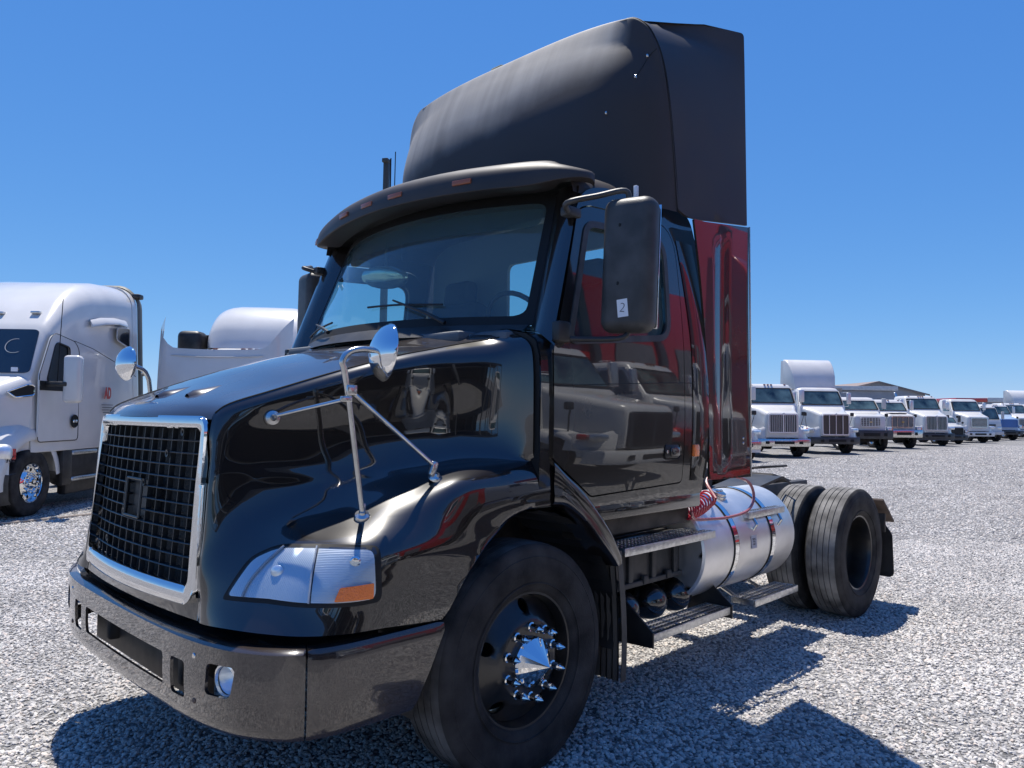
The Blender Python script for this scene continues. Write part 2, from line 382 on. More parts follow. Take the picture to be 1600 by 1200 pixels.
def gravel(name, poly, density, smin, smax, seed, label):
    me = bpy.data.meshes.new(name); me.from_pydata([(x, y, .002) for x, y in poly], [], [list(range(len(poly)))])
    o = bpy.data.objects.new(name, me); COL.objects.link(o)
    ng = bpy.data.node_groups.new(name, 'GeometryNodeTree')
    ng.interface.new_socket('Geometry', in_out='INPUT', socket_type='NodeSocketGeometry'); ng.interface.new_socket('Geometry', in_out='OUTPUT', socket_type='NodeSocketGeometry')
    N = ng.nodes; L = ng.links; gi = N.new('NodeGroupInput'); go = N.new('NodeGroupOutput')
    d = N.new('GeometryNodeDistributePointsOnFaces'); d.inputs['Density'].default_value = density; d.inputs['Seed'].default_value = seed
    ci = N.new('GeometryNodeCollectionInfo'); ci.inputs['Collection'].default_value = stones; ci.inputs['Separate Children'].default_value = True; ci.inputs['Reset Children'].default_value = True
    ins = N.new('GeometryNodeInstanceOnPoints'); ins.inputs['Pick Instance'].default_value = True
    rv = N.new('FunctionNodeRandomValue'); rv.data_type = 'FLOAT_VECTOR'; rv.inputs[0].default_value = (-.55, -.55, 0); rv.inputs[1].default_value = (.55, .55, 6.283)
    rs = N.new('FunctionNodeRandomValue'); rs.data_type = 'FLOAT'; rs.inputs[2].default_value = smin; rs.inputs[3].default_value = smax
    L.new(gi.outputs[0], d.inputs['Mesh']); L.new(d.outputs['Points'], ins.inputs['Points']); L.new(ci.outputs[0], ins.inputs['Instance'])
    L.new(rv.outputs[0], ins.inputs['Rotation']); L.new(rs.outputs[1], ins.inputs['Scale']); L.new(ins.outputs[0], go.inputs[0])
    mo = o.modifiers.new('scatter', 'NODES'); mo.node_group = ng
    tag(o, label, 'gravel', kind='stuff'); return o
gravel('gravel', [(3.2, 2.9), (3.3, -3.5), (1.0, -6.5), (-3.5, -2.0), (-9, 0.5), (-9, 4.3), (0.2, 3.6)], 2900, .006, .0165, 1, 'loose pale grey gravel stones covering the yard around the black truck')
gravel('gravel', [(3.4, -3.5), (2.5, -9), (-2.5, -12), (-4.5, -6), (-4.5, -2.1), (1.0, -6.5)][::-1], 700, .011, .02, 2, 'loose grey gravel between the black truck and the white sleeper truck')
gravel('gravel', [(-9, .5), (-9, 4.3), (-19, 4.3), (-19, -4.5), (-8, -6), (-3.5, -2.0)], 520, .011, .021, 3, 'loose grey gravel on the open yard behind the black truck')

gravel('gravel', [(-19, -4.5), (-19, 4.3), (-46, 8), (-52, -7.5), (-24, -8.8), (-8, -6)], 130, .016, .030, 4, 'loose grey gravel on the far part of the open yard in front of the truck row')

# ------------------------------------------------------------------ main black truck
T = empty('semi_truck', (0, 0, 0), 0, 'glossy black day cab semi truck with tall black roof fairing in the foreground', 'semi truck')
yz = 1.19
def arch(x):
    # wheel opening edge of the fender
    pts = [(.53, .80), (.49, .84), (.41, .95), (.30, 1.06), (.17, 1.155), (.05, 1.19), (-.11, 1.195), (-.3, 1.13), (-.45, 1.03), (-.58, .93), (-.66, .83)]
    if x >= pts[0][0]: return 0
    for (x0, z0), (x1, z1) in zip(pts, pts[1:]):
        if x1 <= x <= x0: return z0+(z1-z0)*(x0-x)/(x0-x1)
    return 0
rows = [
 [(1.287,.64,.825),(1.280,.72,.828),(1.25,.85,.835),(1.19,.99,.835),(1.10,1.10,.83),(.97,1.168,.825),(.8,1.188,.82),(.5,1.19,.80),(.2,1.19,.80),(-.1,1.19,.80)],
 [(1.280,.634,.90),(1.270,.69,.90),(1.235,.80,.90),(1.175,.94,.895),(1.09,1.075,.89),(.96,1.16,.885),(.8,1.187,.88),(.5,1.19,.87),(.2,1.19,.87),(-.1,1.19,.87)],
 [(1.283,.628,1.0),(1.265,.67,1.0),(1.20,.785,1.0),(1.13,.91,1.0),(1.045,1.06,1.0),(.935,1.15,1.0),(.79,1.185,1.0),(.5,1.188,1.0),(.2,1.188,1.0),(-.1,1.188,1.0)],
 [(1.268,.624,1.10),(1.25,.66,1.10),(1.17,.735,1.10),(1.075,.85,1.105),(.985,.99,1.11),(.89,1.11,1.11),(.76,1.172,1.11),(.5,1.183,1.11),(.2,1.184,1.11),(-.1,1.184,1.11)],
 [(1.258,.62,1.2),(1.24,.655,1.2),(1.14,.70,1.2),(1.0,.77,1.2),(.89,.86,1.2),(.80,.97,1.2),(.70,1.08,1.205),(.5,1.165,1.22),(.2,1.186,1.235),(-.1,1.19,1.24)],
 [(1.25,.616,1.3),(1.23,.65,1.3),(1.1,.69,1.3),(.92,.75,1.29),(.78,.83,1.29),(.67,.93,1.29),(.56,1.03,1.295),(.42,1.148,1.318),(.2,1.172,1.325),(-.1,1.18,1.33)],
 [(1.245,.61,1.36),(1.22,.65,1.36),(1.07,.69,1.36),(.87,.755,1.35),(.70,.83,1.345),(.58,.90,1.345),(.47,.98,1.35),(.33,1.07,1.37),(.15,1.12,1.38),(-.07,1.15,1.385)],
 [(1.24,.61,1.42),(1.21,.645,1.42),(1.04,.69,1.42),(.83,.755,1.41),(.66,.82,1.40),(.53,.87,1.395),(.41,.915,1.395),(.27,.965,1.405),(.11,1.04,1.41),(-.02,1.155,1.42)],
 [(1.23,.608,1.50),(1.195,.64,1.51),(1.02,.69,1.53),(.80,.755,1.53),(.62,.81,1.53),(.48,.85,1.53),(.36,.885,1.53),(.22,.93,1.53),(.08,1.02,1.53),(-.012,1.16,1.53)],
 [(1.225,.605,1.545),(1.18,.638,1.57),(1.01,.70,1.61),(.79,.77,1.67),(.60,.825,1.72),(.47,.865,1.75),(.34,.90,1.77),(.20,.955,1.80),(.07,1.03,1.82),(-.012,1.155,1.84)],
 [(1.218,.602,1.575),(1.17,.634,1.605),(1.01,.70,1.655),(.79,.765,1.73),(.60,.82,1.79),(.47,.858,1.825),(.34,.89,1.855),(.20,.935,1.885),(.07,1.0,1.91),(-.012,1.12,1.935)],
 [(1.212,.596,1.592),(1.155,.622,1.635),(1.005,.677,1.688),(.79,.735,1.762),(.60,.785,1.822),(.47,.82,1.86),(.34,.85,1.89),(.20,.885,1.922),(.07,.935,1.950),(-.012,1.03,1.972)],
]
for r_ in rows:
    z_ = r_[0][2]; k_ = .026 if z_ < 1.45 else .012
    r_[0] = (r_[0][0]-k_, r_[0][1], z_); r_[1] = (r_[1][0]-.008, r_[1][1], r_[1][2])
def clampz(q):
    q = Vector(q); h = arch(q.x)
    if q.z < h: q.z = h
    return q
hs, G = patch('hood_side', rows, 9, 5, PAINT, T, both=True, clamp=clampz, ang=80)
crease = [G[-1][j] for j in range(len(G[-1]))]
# fender lip turned inwards round the wheel opening
tree_v = [v for r_ in G for v in r_]
def grid_bvh(G):
    V = [v for r_ in G for v in r_]; n = len(G[0]); Fx = []
    for i in range(len(G)-1):
        for j in range(n-1): Fx.append((i*n+j, i*n+j+1, (i+1)*n+j+1, (i+1)*n+j))
    return BVHTree.FromPolygons(V, Fx)
HB = grid_bvh(G)
def on_body(t, z, off=0):
    o = Vector((.45, .45, z)); d = Vector((math.cos(t), math.sin(t), 0))
    h = HB.ray_cast(o, d)
    if h[0] is None: return o+d*.7
    nn = h[1]
    if nn.dot(d) < 0: nn = -nn
    return h[0]+nn*off
for s in (1, -1):
    mb = MB(); a_ = []; b_ = []
    for k in range(41):
        x = .53-.63*k/40; z = max(arch(x), .80)
        a_.append(Vector((x, s*1.188, z-.002))); b_.append(Vector((x, s*1.10, z-.004)))
    mb.grid([a_, b_]).build('fender_lip', PAINT, T)
# hood top
def hood_top_rows():
    out = []
    for j in range(0, len(crease), 3):
        c = crease[j]; row = []
        for k in range(-8, 9):
            s = k/8; crown = .045*(1-s*s)*min(1, max(.25, (1.25-c.x)/.5))
            fx = .075*(1-s*s)*max(0, (c.x-.9)/.31)**1.0 + .27*(1-s*s)*max(0, (.25-c.x)/.35)**1.5
            row.append(Vector((c.x+fx, c.y*s, c.z+crown-(.006 if fx else 0))))
        out.append(row)
    c = crease[0]
    lip = [Vector((c.x+.006+.075*(1-(k/8)**2), c.y*k/8, c.z-.02+.006*(1-(k/8)**2))) for k in range(-8, 9)]
    return [lip]+out
HT = hood_top_rows()
MB().grid(HT).build('hood_top', PAINTH, T, 60)
for s in (1, -1):
    tube('hood_seam', [Vector((c.x, s*c.y, c.z+.0005)) for c in crease[1::2]], .0032, SEAM, T, 6)
TB = grid_bvh(HT)
def hood_z(x, y):
    h = TB.ray_cast(Vector((x, y, 3)), Vector((0, 0, -1))); return h[0].z if h[0] else 1.7
for s in (1, -1):      # small raised scoops near the nose
    mb = MB(); rws = []
    for i in range(8):
        t = i/7; x = 1.13-.17*t; wd = .014+.045*math.sin(math.pi*min(1, t*1.1+.05))**.7*(1-t*.5); hgt = .026*(1-t)**.8*min(1, t*6+.6)
        rws.append([Vector((x, s*.17+wd*k/4, hood_z(x, s*.17+wd*k/4)-.003+hgt*(1-(k/4)**2))) for k in range(-4, 5)])
    mb.grid(rws); mb.build('hood_scoop', PAINTH, T, 60)

# grille
def gx(y, z, off=0): return 1.275+(1.585-z)*0 - (z-.85)*.075 - .05*(y/.6)**2*1.0 + .03 + off
def gmap(off0=0, bulge=.0):
    def f(u, v, d): return (gx(u, v, off0-d), u, v)
    return f
outer = rloop([(-.628, .868), (.628, .868), (.592, 1.585), (-.592, 1.585)], [.10, .10, .07, .07], 7)
inner = rloop([(-.586, .940), (.586, .940), (.556, 1.535), (-.556, 1.535)], [.035]*4, 5)
GR = empty('grille', parent=T)
def surround(u, v, d):
    # rounded section: distance to the middle of the ring
    dz = min(abs(v-.904), abs(v-1.56)); dy = abs(abs(u)-.59); dd = min(dz if (v < .940 or v > 1.535) else 9, dy if abs(u) > .556 else 9)
    return (gx(u, v, .028-.012*min(1, (dd/.036))**3-d), u, v)
panel('grille_surround', outer, [inner], surround, .011, CHROMEG, GR, .03, 75)
panel('radiator', rloop([(-.6, .86), (.6, .86), (.59, 1.57), (-.59, 1.57)], .02), [], gmap(-.09), .12, RAD, GR, .01)
nh, nv = 12, 13
for k in range(1, nh):
    z = .940+(1.535-.940)*k/nh; hw = .590-.03*(z-.945)/.575
    pts = []
    segs = [(-hw, hw)] if not (1.15 < z < 1.31) else [(-hw, -.085), (.085, hw)]
    for (y0, y1) in segs:
        MB().grid([[Vector((gx(y0+(y1-y0)*i/12, z, o), y0+(y1-y0)*i/12, z+h)) for i in range(13)] for (o, h) in ((.0, -.003), (.003, 0), (0, .003), (-.028, .003), (-.028, -.003), (0, -.003))]).build('grille_bar', BARM, GR, 30)
for k in range(1, nv):
    y = -.575+1.15*k/nv
    segs = [(.940, 1.535)] if abs(y) > .085 else [(.940, 1.15), (1.31, 1.535)]
    for (z0, z1) in segs:
        MB().grid([[Vector((gx(y, z0+(z1-z0)*i/4, o), y+h, z0+(z1-z0)*i/4)) for i in range(5)] for (o, h) in ((-.002, -.0022), (-.002, .0022), (-.024, .0022), (-.024, -.0022), (-.002, -.0022))]).build('grille_bar', BARM, GR, 30)
mb = MB()
for (y0, z0, y1, z1) in ((-.085, 1.15, .085, 1.15), (-.085, 1.31, .085, 1.31), (-.085, 1.15, -.085, 1.31), (.085, 1.15, .085, 1.31)):
    mb.tube([(gx(y0, z0, .003), y0, z0), (gx(y1, z1, .003), y1, z1)], .006, 6)
mb.build('badge_frame', BARM, GR)
panel('badge_plate', rloop([(-.08, 1.155), (.08, 1.155), (.08, 1.305), (-.08, 1.305)], .012), [], gmap(-.03), .05, PLAST, GR, .01)
for (y, z) in ((.10, 1.30), (-.10, 1.16), (.29, 1.43), (.40, 1.52), (-.30, 1.02), (-.43, .97)):
    MB().lathe([(.007, 0), (.016, .002), (.016, -.006), (.007, -.006), (.007, 0)], (gx(y, z, .004), y, z), 'X', 12).build('badge_clip', BARM, GR)
# body strip beneath the grille and the closing of the nose
mb = MB()
mb.grid([[Vector((gx(y, z, 0)+.004+(-.018+.022*(abs(y)/.64)**2)*max(0,(.90-z)/.078), y, z)) for y in [(-.64+1.28*i/16) for i in range(17)]] for z in (.822, .835, .86, .88, .90)])
mb.build('nose_panel', PAINT, T)

# bumper : u = arc length from the centre line, v = height
plan = spline([(1.318, 0, 0), (1.316, .35, 0), (1.308, .65, 0), (1.278, .87, 0), (1.235, 1.0, 0), (1.165, 1.112, 0), (1.06, 1.175, 0), (.93, 1.198, 0), (.7, 1.20, 0), (.45, 1.20, 0)], 8)
ulen = [0]
for i in range(1, len(plan)): ulen.append(ulen[-1]+(plan[i]-plan[i-1]).length)
def plan_at(u):
    s = 1 if u >= 0 else -1; uu = min(abs(u), ulen[-1]-1e-4); i = 0
    while ulen[i+1] < uu: i += 1
    t = (uu-ulen[i])/(ulen[i+1]-ulen[i]); q = plan[i].lerp(plan[i+1], t)
    k0 = max(0, i-1); k1 = min(len(plan)-1, i+2); d = (plan[k1]-plan[k0]).normalized(); n = Vector((d.y, -d.x, 0))
    if n.x < 0 and abs(d.y) > .1: n = -n
    if n.dot(Vector((q.x-.5, q.y*1.0, 0))) < 0: n = -n
    return Vector((q.x, q.y*s, 0)), Vector((n.x, n.y*s, 0))
ZB, ZT = .470, .778; RB = .013
def bump_map(u, v, d, off=0):
    q, n = plan_at(u); h = ZT-ZB
    # v measured along the skin : face, rounded top, inward shelf
    inw = 0; z = ZB+v
    L1 = h-RB
    if v > L1:
        t = (v-L1)/RB
        if t < math.pi/2: inw = RB*(1-math.cos(t)); z = ZB+L1+RB*math.sin(t)
        else: inw = RB+(v-L1-RB*math.pi/2); z = ZT
    if v < RB:
        t = 1-v/RB; inw += RB*.7*t*t
    lean = .012*max(0, (.14-v))/.14
    zz = z-.02*0-(d if v > L1+RB*1.3 else 0)
    zz += .016*min(1, abs(u)/1.1)**2
    return q-n*(inw+lean+(d if v <= L1+RB*1.3 else 0)-off)+Vector((0, 0, zz))
US = 1.215   # seam
top = ZT-ZB+.06
def rr(y0, z0, y1, z1, r_=.02): return rloop([(y0, z0-ZB), (y1, z0-ZB), (y1, z1-ZB), (y0, z1-ZB)], r_, 4)
holes = [rr(-.465, .560, .465, .680, .018)]
for s in (1, -1):
    h = rr(.535, .548, .650, .682, .02); f = rloop([(.79, .125), (.93, .13), (.955, .24), (.80, .235)], .025, 4)
    holes += [[(s*u, v) for u, v in h], [(s*u, v) for u, v in f]]
BU = panel('bumper', [(-US, 0), (US, 0), (US, top), (-US, top)], holes, bump_map, .028, BUMPM, T, .012, 50)
for s in (1, -1):
    L = [(s*(US+.007), 0), (s*1.66, .0), (s*1.80, .275), (s*1.80, top-.03), (s*(US+.007), top)]
    panel('bumper_corner', L, [], bump_map, .03, BUMPM, T, .012, 50)
    fc, fn_ = plan_at(s*.888)
    c = fc-fn_*.03+Vector((0, 0, .662)); Mx = frame_M(c, (0, 0, 1), Vector((.97, s*.24, 0)))
    fl = empty('fog_light', parent=T)
    mb = MB().lathe([(.056, -.05), (.062, 0), (.060, .014), (.052, .016), (.050, .006)], (0, 0, 0), 'Z', 24); mb.bm.transform(Mx); mb.build('bezel', CHROME, fl)
    mb = MB().lathe([(0, .012), (.03, .011), (.051, .004)], (0, 0, 0), 'Z', 24); mb.bm.transform(Mx); mb.build('lens', CLEARG, fl)
    mb = MB().lathe([(0, -.04), (.03, -.028), (.05, 0)], (0, 0, 0), 'Z', 24); mb.bm.transform(Mx); mb.build('reflector', REFL, fl)
    for (u, v) in ((.72, .245), (.72, .085)):
        q = bump_map(s*u, v, 0, .001); _, n = plan_at(s*u)
        mb = MB().lathe([(0, .004), (.008, .003), (.011, 0), (.011, -.004)], (0, 0, 0), 'Z', 10); mb.bm.transform(frame_M(q, (0, 0, 1), n)); mb.build('bolt', RUST if v < .1 else CHROMES, T)
# dark structure behind the bumper
mb = MB().box((1.10, 0, .70), (.3, 1.6, .14), .02).box((1.15, -.12, .60), (.07, 1.22, .28), .01).box((1.18, .42, .62), (.1, .05, .2), .01).box((1.18, -.42, .62), (.1, .05, .2), .01)
mb.box((.9, .86, .735), (.4, .3, .05), .01).box((.9, -.86, .735), (.4, .3, .05), .01)
mb.build('front_crossmember', FRAME, T)

# headlights
def lamp_poly(pts):
    return pts
def az(x, y): return math.atan2(y-.45, x-.45)
LB = [(az(1.195, .79), .935), (az(1.13, .95), .938), (az(1.05, 1.09), .932), (az(.94, 1.165), .929), (az(.845, 1.186), .932)]
LTp = [(az(.84, 1.165), 1.102), (az(.93, 1.11), 1.106), (az(.985, 1.03), 1.106), (az(1.075, .88), 1.10), (az(1.13, .82), 1.06)]
full = rloop(LB+LTp, [.02, .0, .0, .0, .03, .03, 0, 0, .06, .03], 4)
divb = (az(1.055, 1.085), .932); divt = (az(1.0, 1.03), 1.106)
t0, t1 = divb[0], divt[0]
def clip_t(loop, side):
    # split the lamp outline along the slanted divider
    def sd(q): f_ = (q[1]-.932)/(1.106-.932); return (q[0]-(t0+(t1-t0)*f_))*side
    o = []
    for i in range(len(loop)):
        p_, q_ = loop[i], loop[(i+1) % len(loop)]; a1, b1 = sd(p_), sd(q_)
        if a1 <= 0: o.append(p_)
        if a1*b1 < 0:
            k = a1/(a1-b1); o.append((p_[0]+(q_[0]-p_[0])*k, p_[1]+(q_[1]-p_[1])*k))
    return o
def shrink(loop, k):
    c = (sum(q[0] for q in loop)/len(loop), sum(q[1] for q in loop)/len(loop))
    return [(q[0]+(c[0]-q[0])*k, q[1]+(c[1]-q[1])*k*1.0) for q in loop]
def grow(loop, du, dv):
    c = (sum(q[0] for q in loop)/len(loop), sum(q[1] for q in loop)/len(loop)); us = max(abs(q[0]-c[0]) for q in loop); vs = max(abs(q[1]-c[1]) for q in loop)
    return [(c[0]+(q[0]-c[0])*(1+du/us), c[1]+(q[1]-c[1])*(1+dv/vs)) for q in loop]
for s in (1, -1):
    HL = empty('headlight', parent=T)
    def mp(off):
        def f(u, v, d):
            q = on_body(u, v, off-d); return (q.x, q.y*s, q.z)
        return f
    panel('gasket', grow(full, .028, .014), [], mp(.002), .03, SEAM, HL, .0, 60)
    A = grow(clip_t(full, 1), -.006, -.002); Bp = grow(clip_t(full, -1), -.006, -.002)
    def dish(u, v, d, s=s):
        k = 1-min(1, ((u-.95*0-(az(1.13, .95)))/.30)**2+((v-1.02)/.085)**2)
        q = on_body(u, v, .0045); return (q.x, q.y*s, q.z)
    panel('reflector', A, [], mp(.0045), .03, RIBV, HL, 0, 60)
    uc, vc = az(1.115, .95), 1.024; q = on_body(uc, vc, .006)
    mb = MB().lathe([(0, .008), (.016, .007), (.024, .001), (.024, -.004)], (0, 0, 0), 'Z', 18); mb.bm.transform(frame_M((q.x, q.y*s, q.z), (0, 0, 1), (.75, .6*s, .05))); mb.build('bulb_cap', REFL, HL)
    panel('lens', A, [], mp(.014), .03, CLEARG, HL, 0, 60)
    panel('turn_signal_back', Bp, [], mp(.0045), .03, RIBH, HL, 0, 60)
    panel('turn_signal_lens', Bp, [], mp(.014), .03, CLEARG, HL, 0, 60)
    am = [(az(.985, 1.13), .936), (az(.862, 1.183), .937), (az(.857, 1.178), .99), (az(.965, 1.135), .98)]
    panel('amber_lens', rloop(am, .006, 2), [], mp(.017), .03, AMBER, HL, .002, 60)
    # vertical arc of the inner lamp housing and bulbs
    rr_ = []
    for k in range(12):
        t = k/11; zz = .938+.165*t; uu = az(1.175, .855)+.13*(t**1.8)
        rr_.append(on_body(uu, zz, .010))
    tube('lamp_divider', [(q.x, q.y*s, q.z) for q in rr_], .004, LINER, HL, 6)
    q = on_body(az(.90, 1.13), 1.065, .008); 
    mb = MB().lathe([(0, .006), (.014, .005), (.02, 0), (.02, -.004)], (0, 0, 0), 'Z', 14); mb.bm.transform(frame_M((q.x, q.y*s, q.z), (0, 0, 1), (.6, .8*s, 0))); mb.build('bulb', CHROME, HL)
    q0, q1 = [on_body(*d_, .015) for d_ in (divb, divt)]
    tube('lens_joint', [(q.x, q.y*s, q.z) for q in (q0, on_body((t0+t1)/2, 1.023, .015), q1)], .0035, LINER, HL, 6)

# quarter fender behind the wheel, fixed to the cab
def qf(x): return arch(x)
qrows = []
cq = [(-.112, 1.198, 1.395), (-.20, 1.20, 1.325), (-.33, 1.20, 1.235), (-.45, 1.195, 1.13), (-.56, 1.19, 1.02), (-.645, 1.185, .90), (-.66, 1.18, .86)]
mid = [(-.112, 1.20, 1.29), (-.19, 1.205, 1.255), (-.285, 1.205, 1.19), (-.40, 1.20, 1.10), (-.505, 1.197, 1.0), (-.60, 1.19, .90), (-.635, 1.185, .855)]
low = [(-.112, 1.192, 1.195), (-.19, 1.195, 1.185), (-.27, 1.195, 1.145), (-.37, 1.195, 1.075), (-.465, 1.193, .985), (-.565, 1.188, .895), (-.61, 1.182, .85)]
top_ = [(-.112, 1.12, 1.41), (-.215, 1.12, 1.34), (-.345, 1.12, 1.25), (-.47, 1.12, 1.14), (-.58, 1.12, 1.03), (-.665, 1.12, .905), (-.68, 1.12, .86)]
inn = [(x, 1.05, z-.006) for x, y, z in low]
patch('quarter_fender', [top_, cq, mid, low, inn], 4, 4, PAINT, T, both=True, ang=50)
# plastic inner liners and the splash flap
for s in (1, -1):
    mb = MB(); A_ = []; B_ = []
    for k in range(46):
        t = R(-12+(k/45)*204); rr2 = .66
        x = math.cos(t)*.655-.02; z = .55+math.sin(t)*.62
        rad_ = .006*(k % 2)
        A_.append(Vector((x-rad_*math.cos(t), s*1.13, max(.28, z-rad_)))); B_.append(Vector((x-rad_*math.cos(t), s*.70, max(.28, z-rad_))))
    mb.grid([A_, B_]).build('wheel_liner', PLAST, T, 10)
    mb = MB()
    rws = []
    for i in range(9):
        z = .90-.64*i/8; rws.append([Vector((-.63-.035*math.sin(i/8*2)-.012*(k % 2), s*(.72+.44*k/24), z)) for k in range(25)])
    mb.grid(rws).build('mud_flap', PLAST, T, 10)
    mb = MB(); mb.grid([[Vector((-.63-.05*math.sin(i/8*2.2)+dx, s*(1.165+dy), .92-.66*i/8)) for (dx, dy) in ((0, 0), (.004, .006), (-.035, .008), (-.035, 0), (0, 0))] for i in range(9)]).build('flap_edge', PLASTG, T, 30)

# ------------------------------------------------------------------ cab
def ycab(x, z):
    y = 1.2
    if z > 1.95: y -= .085*min(1.3, (z-1.95)/.8)**1.6
    if z < 1.6: y -= .012*((1.6-z)/.35)**2
    y += .006*math.sin((z-1.3)*5)
    return y
def cabmap(off=0, s=1):
    def f(u, v, d): return (u, s*(ycab(u, v)+off-d), v)
    return f
door = rloop([(-.098, 1.90), (-.10, 1.405), (-.40, 1.215), (-1.205, 1.238), (-1.205, 2.30), (-1.185, 2.685), (-.42, 2.64), (-.335, 2.60)], [.03, .02, .02, .03, .3, .18, .05, .05], 6)
win = rloop([(-.215, 1.955), (-1.055, 2.035), (-1.075, 2.58), (-.40, 2.545)], [.05, .10, .12, .06], 6)
def offset(loop, d):
    n = len(loop); o = []
    A = sum(loop[i][0]*loop[(i+1) % n][1]-loop[(i+1) % n][0]*loop[i][1] for i in range(n)); sg = 1 if A > 0 else -1
    for i in range(n):
        p0, p1, p2 = Vector(loop[i-1]), Vector(loop[i]), Vector(loop[(i+1) % n]); t = (p2-p0)
        if t.length < 1e-6: o.append(tuple(p1)); continue
        t.normalize(); o.append((p1.x+t.y*d*sg, p1.y-t.x*d*sg))
    return o
side = rloop([(-.085, 1.88), (-.10, 1.39), (-.36, 1.16), (-1.44, 1.16), (-1.445, 1.5), (-1.48, 1.9), (-1.47, 2.45), (-1.40, 2.80), (-.55, 2.775), (-.36, 2.70)], [.02, 0, .02, .02, .3, .3, .4, .1, .1, .12], 6)
for s in (1, -1):
    panel('cab_side', side, [offset(door, .008)], cabmap(0, s), .07, PAINT, T, .02, 50)
    D = empty('door', parent=T)
    panel('door_skin', door, [win], cabmap(.002, s), .06, PAINT, D, .03, 50)
    panel('window_seal', offset(win, .022), [offset(win, -.012)], cabmap(.009, s), .05, PLASTG, D, .012, 50)
    panel('window_glass', offset(win, .004), [], cabmap(-.018, s), .15, SIDEG, D, 0, 50)
    # crease mouldings
    tube('door_crease', [(x, s*(ycab(x, 1.74)+.002), 1.737+(-.10-x)*.05) for x in [-.11-.1*i for i in range(11)]+[-1.2]], .0022, SEAM, D, 5)
    hd = empty('door_handle', parent=D) if False else None
    mb = MB().box((-1.085, s*1.199, 1.41), (.15, .022, .085), .02); mb.build('handle_bezel', PLAST, D)
    mb = MB().box((-1.10, s*1.212, 1.41), (.085, .016, .05), .007); mb.build('door_handle', PAINT, D)
    mb = MB().lathe([(0, .004), (.009, .003), (.009, -.01)], (-1.025, s*1.211, 1.41), 'Y', 12, 1); mb.build('lock', CHROMES, D)
    tube('quarter_seam', [(x, s*(ycab(x, 1.8)+.001), 1.79+(-1.2-x)*.02) for x in (-1.215, -1.3, -1.42)], .0022, SEAM, T, 5)
    box('side_marker', (-1.325, s*1.203, 1.41), (.055, .03, .07), AMBER, T, .008)
    # rocker below the door
    box('sill', (-.92, s*1.12, 1.125), (1.05, .10, .09), PAINT, T, .015)
    box('cab_floor_edge', (-.95, s*1.02, 1.04), (1.0, .14, .12), FRAME, T, .015)
    # raised pillar moulding behind the door
    g_ = []
    for i in range(14):
        z = 1.24+i*.105; xb = -1.465 if z < 1.9 else -1.465+.10*((z-1.9)/.8)**1.5
        g_.append([Vector((xb+.17*(k/6), s*(ycab(xb, z)+.004+.005*math.sin(math.pi*k/6)), z)) for k in range(7)])
    MB().grid(g_).build('pillar_moulding', PAINT, T, 70)

# windshield
def wsm(u, v, d=0, k=1.0):
    """u = -1..1 across, v = 0 base .. 1 header"""
    hw = 1.01-.075*v; y = u*hw
    xb = .135-.285*u*u; xt = -.17-.225*u*u
    return Vector((xb+(xt-xb)*v-d*.85, y*(1-d*.0), 2.055+(2.712-2.055)*v-.012*u*u+.012-d*.4))
wso = rloop([(-1, 0), (1, 0), (1, 1), (-1, 1)], [.06, .06, .10, .10], 5)
def scl(loop, a, b, c=(0, .5)): return [(c[0]+(q[0]-c[0])*a, c[1]+(q[1]-c[1])*b) for q in loop]
panel('windshield', wso, [], wsm, .1, WS, T, 0)
panel('windshield_border', scl(wso, 1.035, 1.09), [rloop([(-.975, .03), (.975, .03), (.975, .965), (-.975, .965)], .08, 5)], lambda u, v, d: wsm(u, v, d-.003), .08, SEAM, T, .004)
panel('sunstrip', rloop([(-.95, .76), (.95, .76), (.95, .93), (-.95, .93)], [.1, .1, .02, .02], 5), [], lambda u, v, d: wsm(u, v, .012), .1, glass('sunstrip_film', (.22, .32, .30), haze=.35, hcol=(.05, .10, .10)), T, 0)
for s in (1, -1):
    rws = []
    for i in range(11):
        v = -.06+1.12*i/10
        e0 = wsm(s*1.0, v); fr = (-.092-.275*max(0, (v-.0))**1.1 if v > 0 else -.092, 1.895+.80*v*.99)
        z1 = 1.93+.76*max(0, v); x1 = -.085-.27*max(0, v)
        e1 = Vector((x1, s*ycab(x1, z1), z1)); mid_ = (e0+e1)/2+Vector((.03, s*.035, .0))
        rws.append([e0+Vector((-.01, 0, -.01)), e0+(mid_-e0)*.45+Vector((.008, s*.008, 0)), mid_, e1+(mid_-e1)*.35, e1])
    MB().grid(rws).build('windshield_pillar', PAINT, T, 70)
# cowl and the corner between hood, pillar and fender
mb = MB()
mb.grid([[Vector((.22-.30*(k/10)**2-.02*0, .97*k/10, 1.985-.01*(k/10)**2)) for k in range(-10, 11)], [wsm(k/10, -.02)+Vector((.012, 0, -.012)) for k in range(-10, 11)], [wsm(k/10, .02)+Vector((-.02, 0, -.01)) for k in range(-10, 11)]])
mb.build('cowl', PLAST, T, 60)
for s in (1, -1):
    # painted cowl side between the hood shut line and the door
    MB().grid([[Vector((x, s*y, z)) for (y, z) in ((1.188, 1.20), (1.188, 1.37), (1.192, 1.55), (1.195, 1.75), (1.19, 1.87), (1.165, 1.945), (1.10, 1.985), (.98, 2.005), (.90, 2.01))] for x in (-.024, -.05, -.10, -.16)]).build('cowl_side', PAINT, T, 60)
    MB().grid([[Vector((-.024+dx, s*(y-dy), z)) for (y, z) in ((1.185, 1.25), (1.188, 1.75), (1.182, 1.87), (1.158, 1.94), (1.095, 1.978), (.98, 1.998))] for dx, dy in ((0, 0), (.0, .05))]).build('shut_line', SEAM, T, 60)
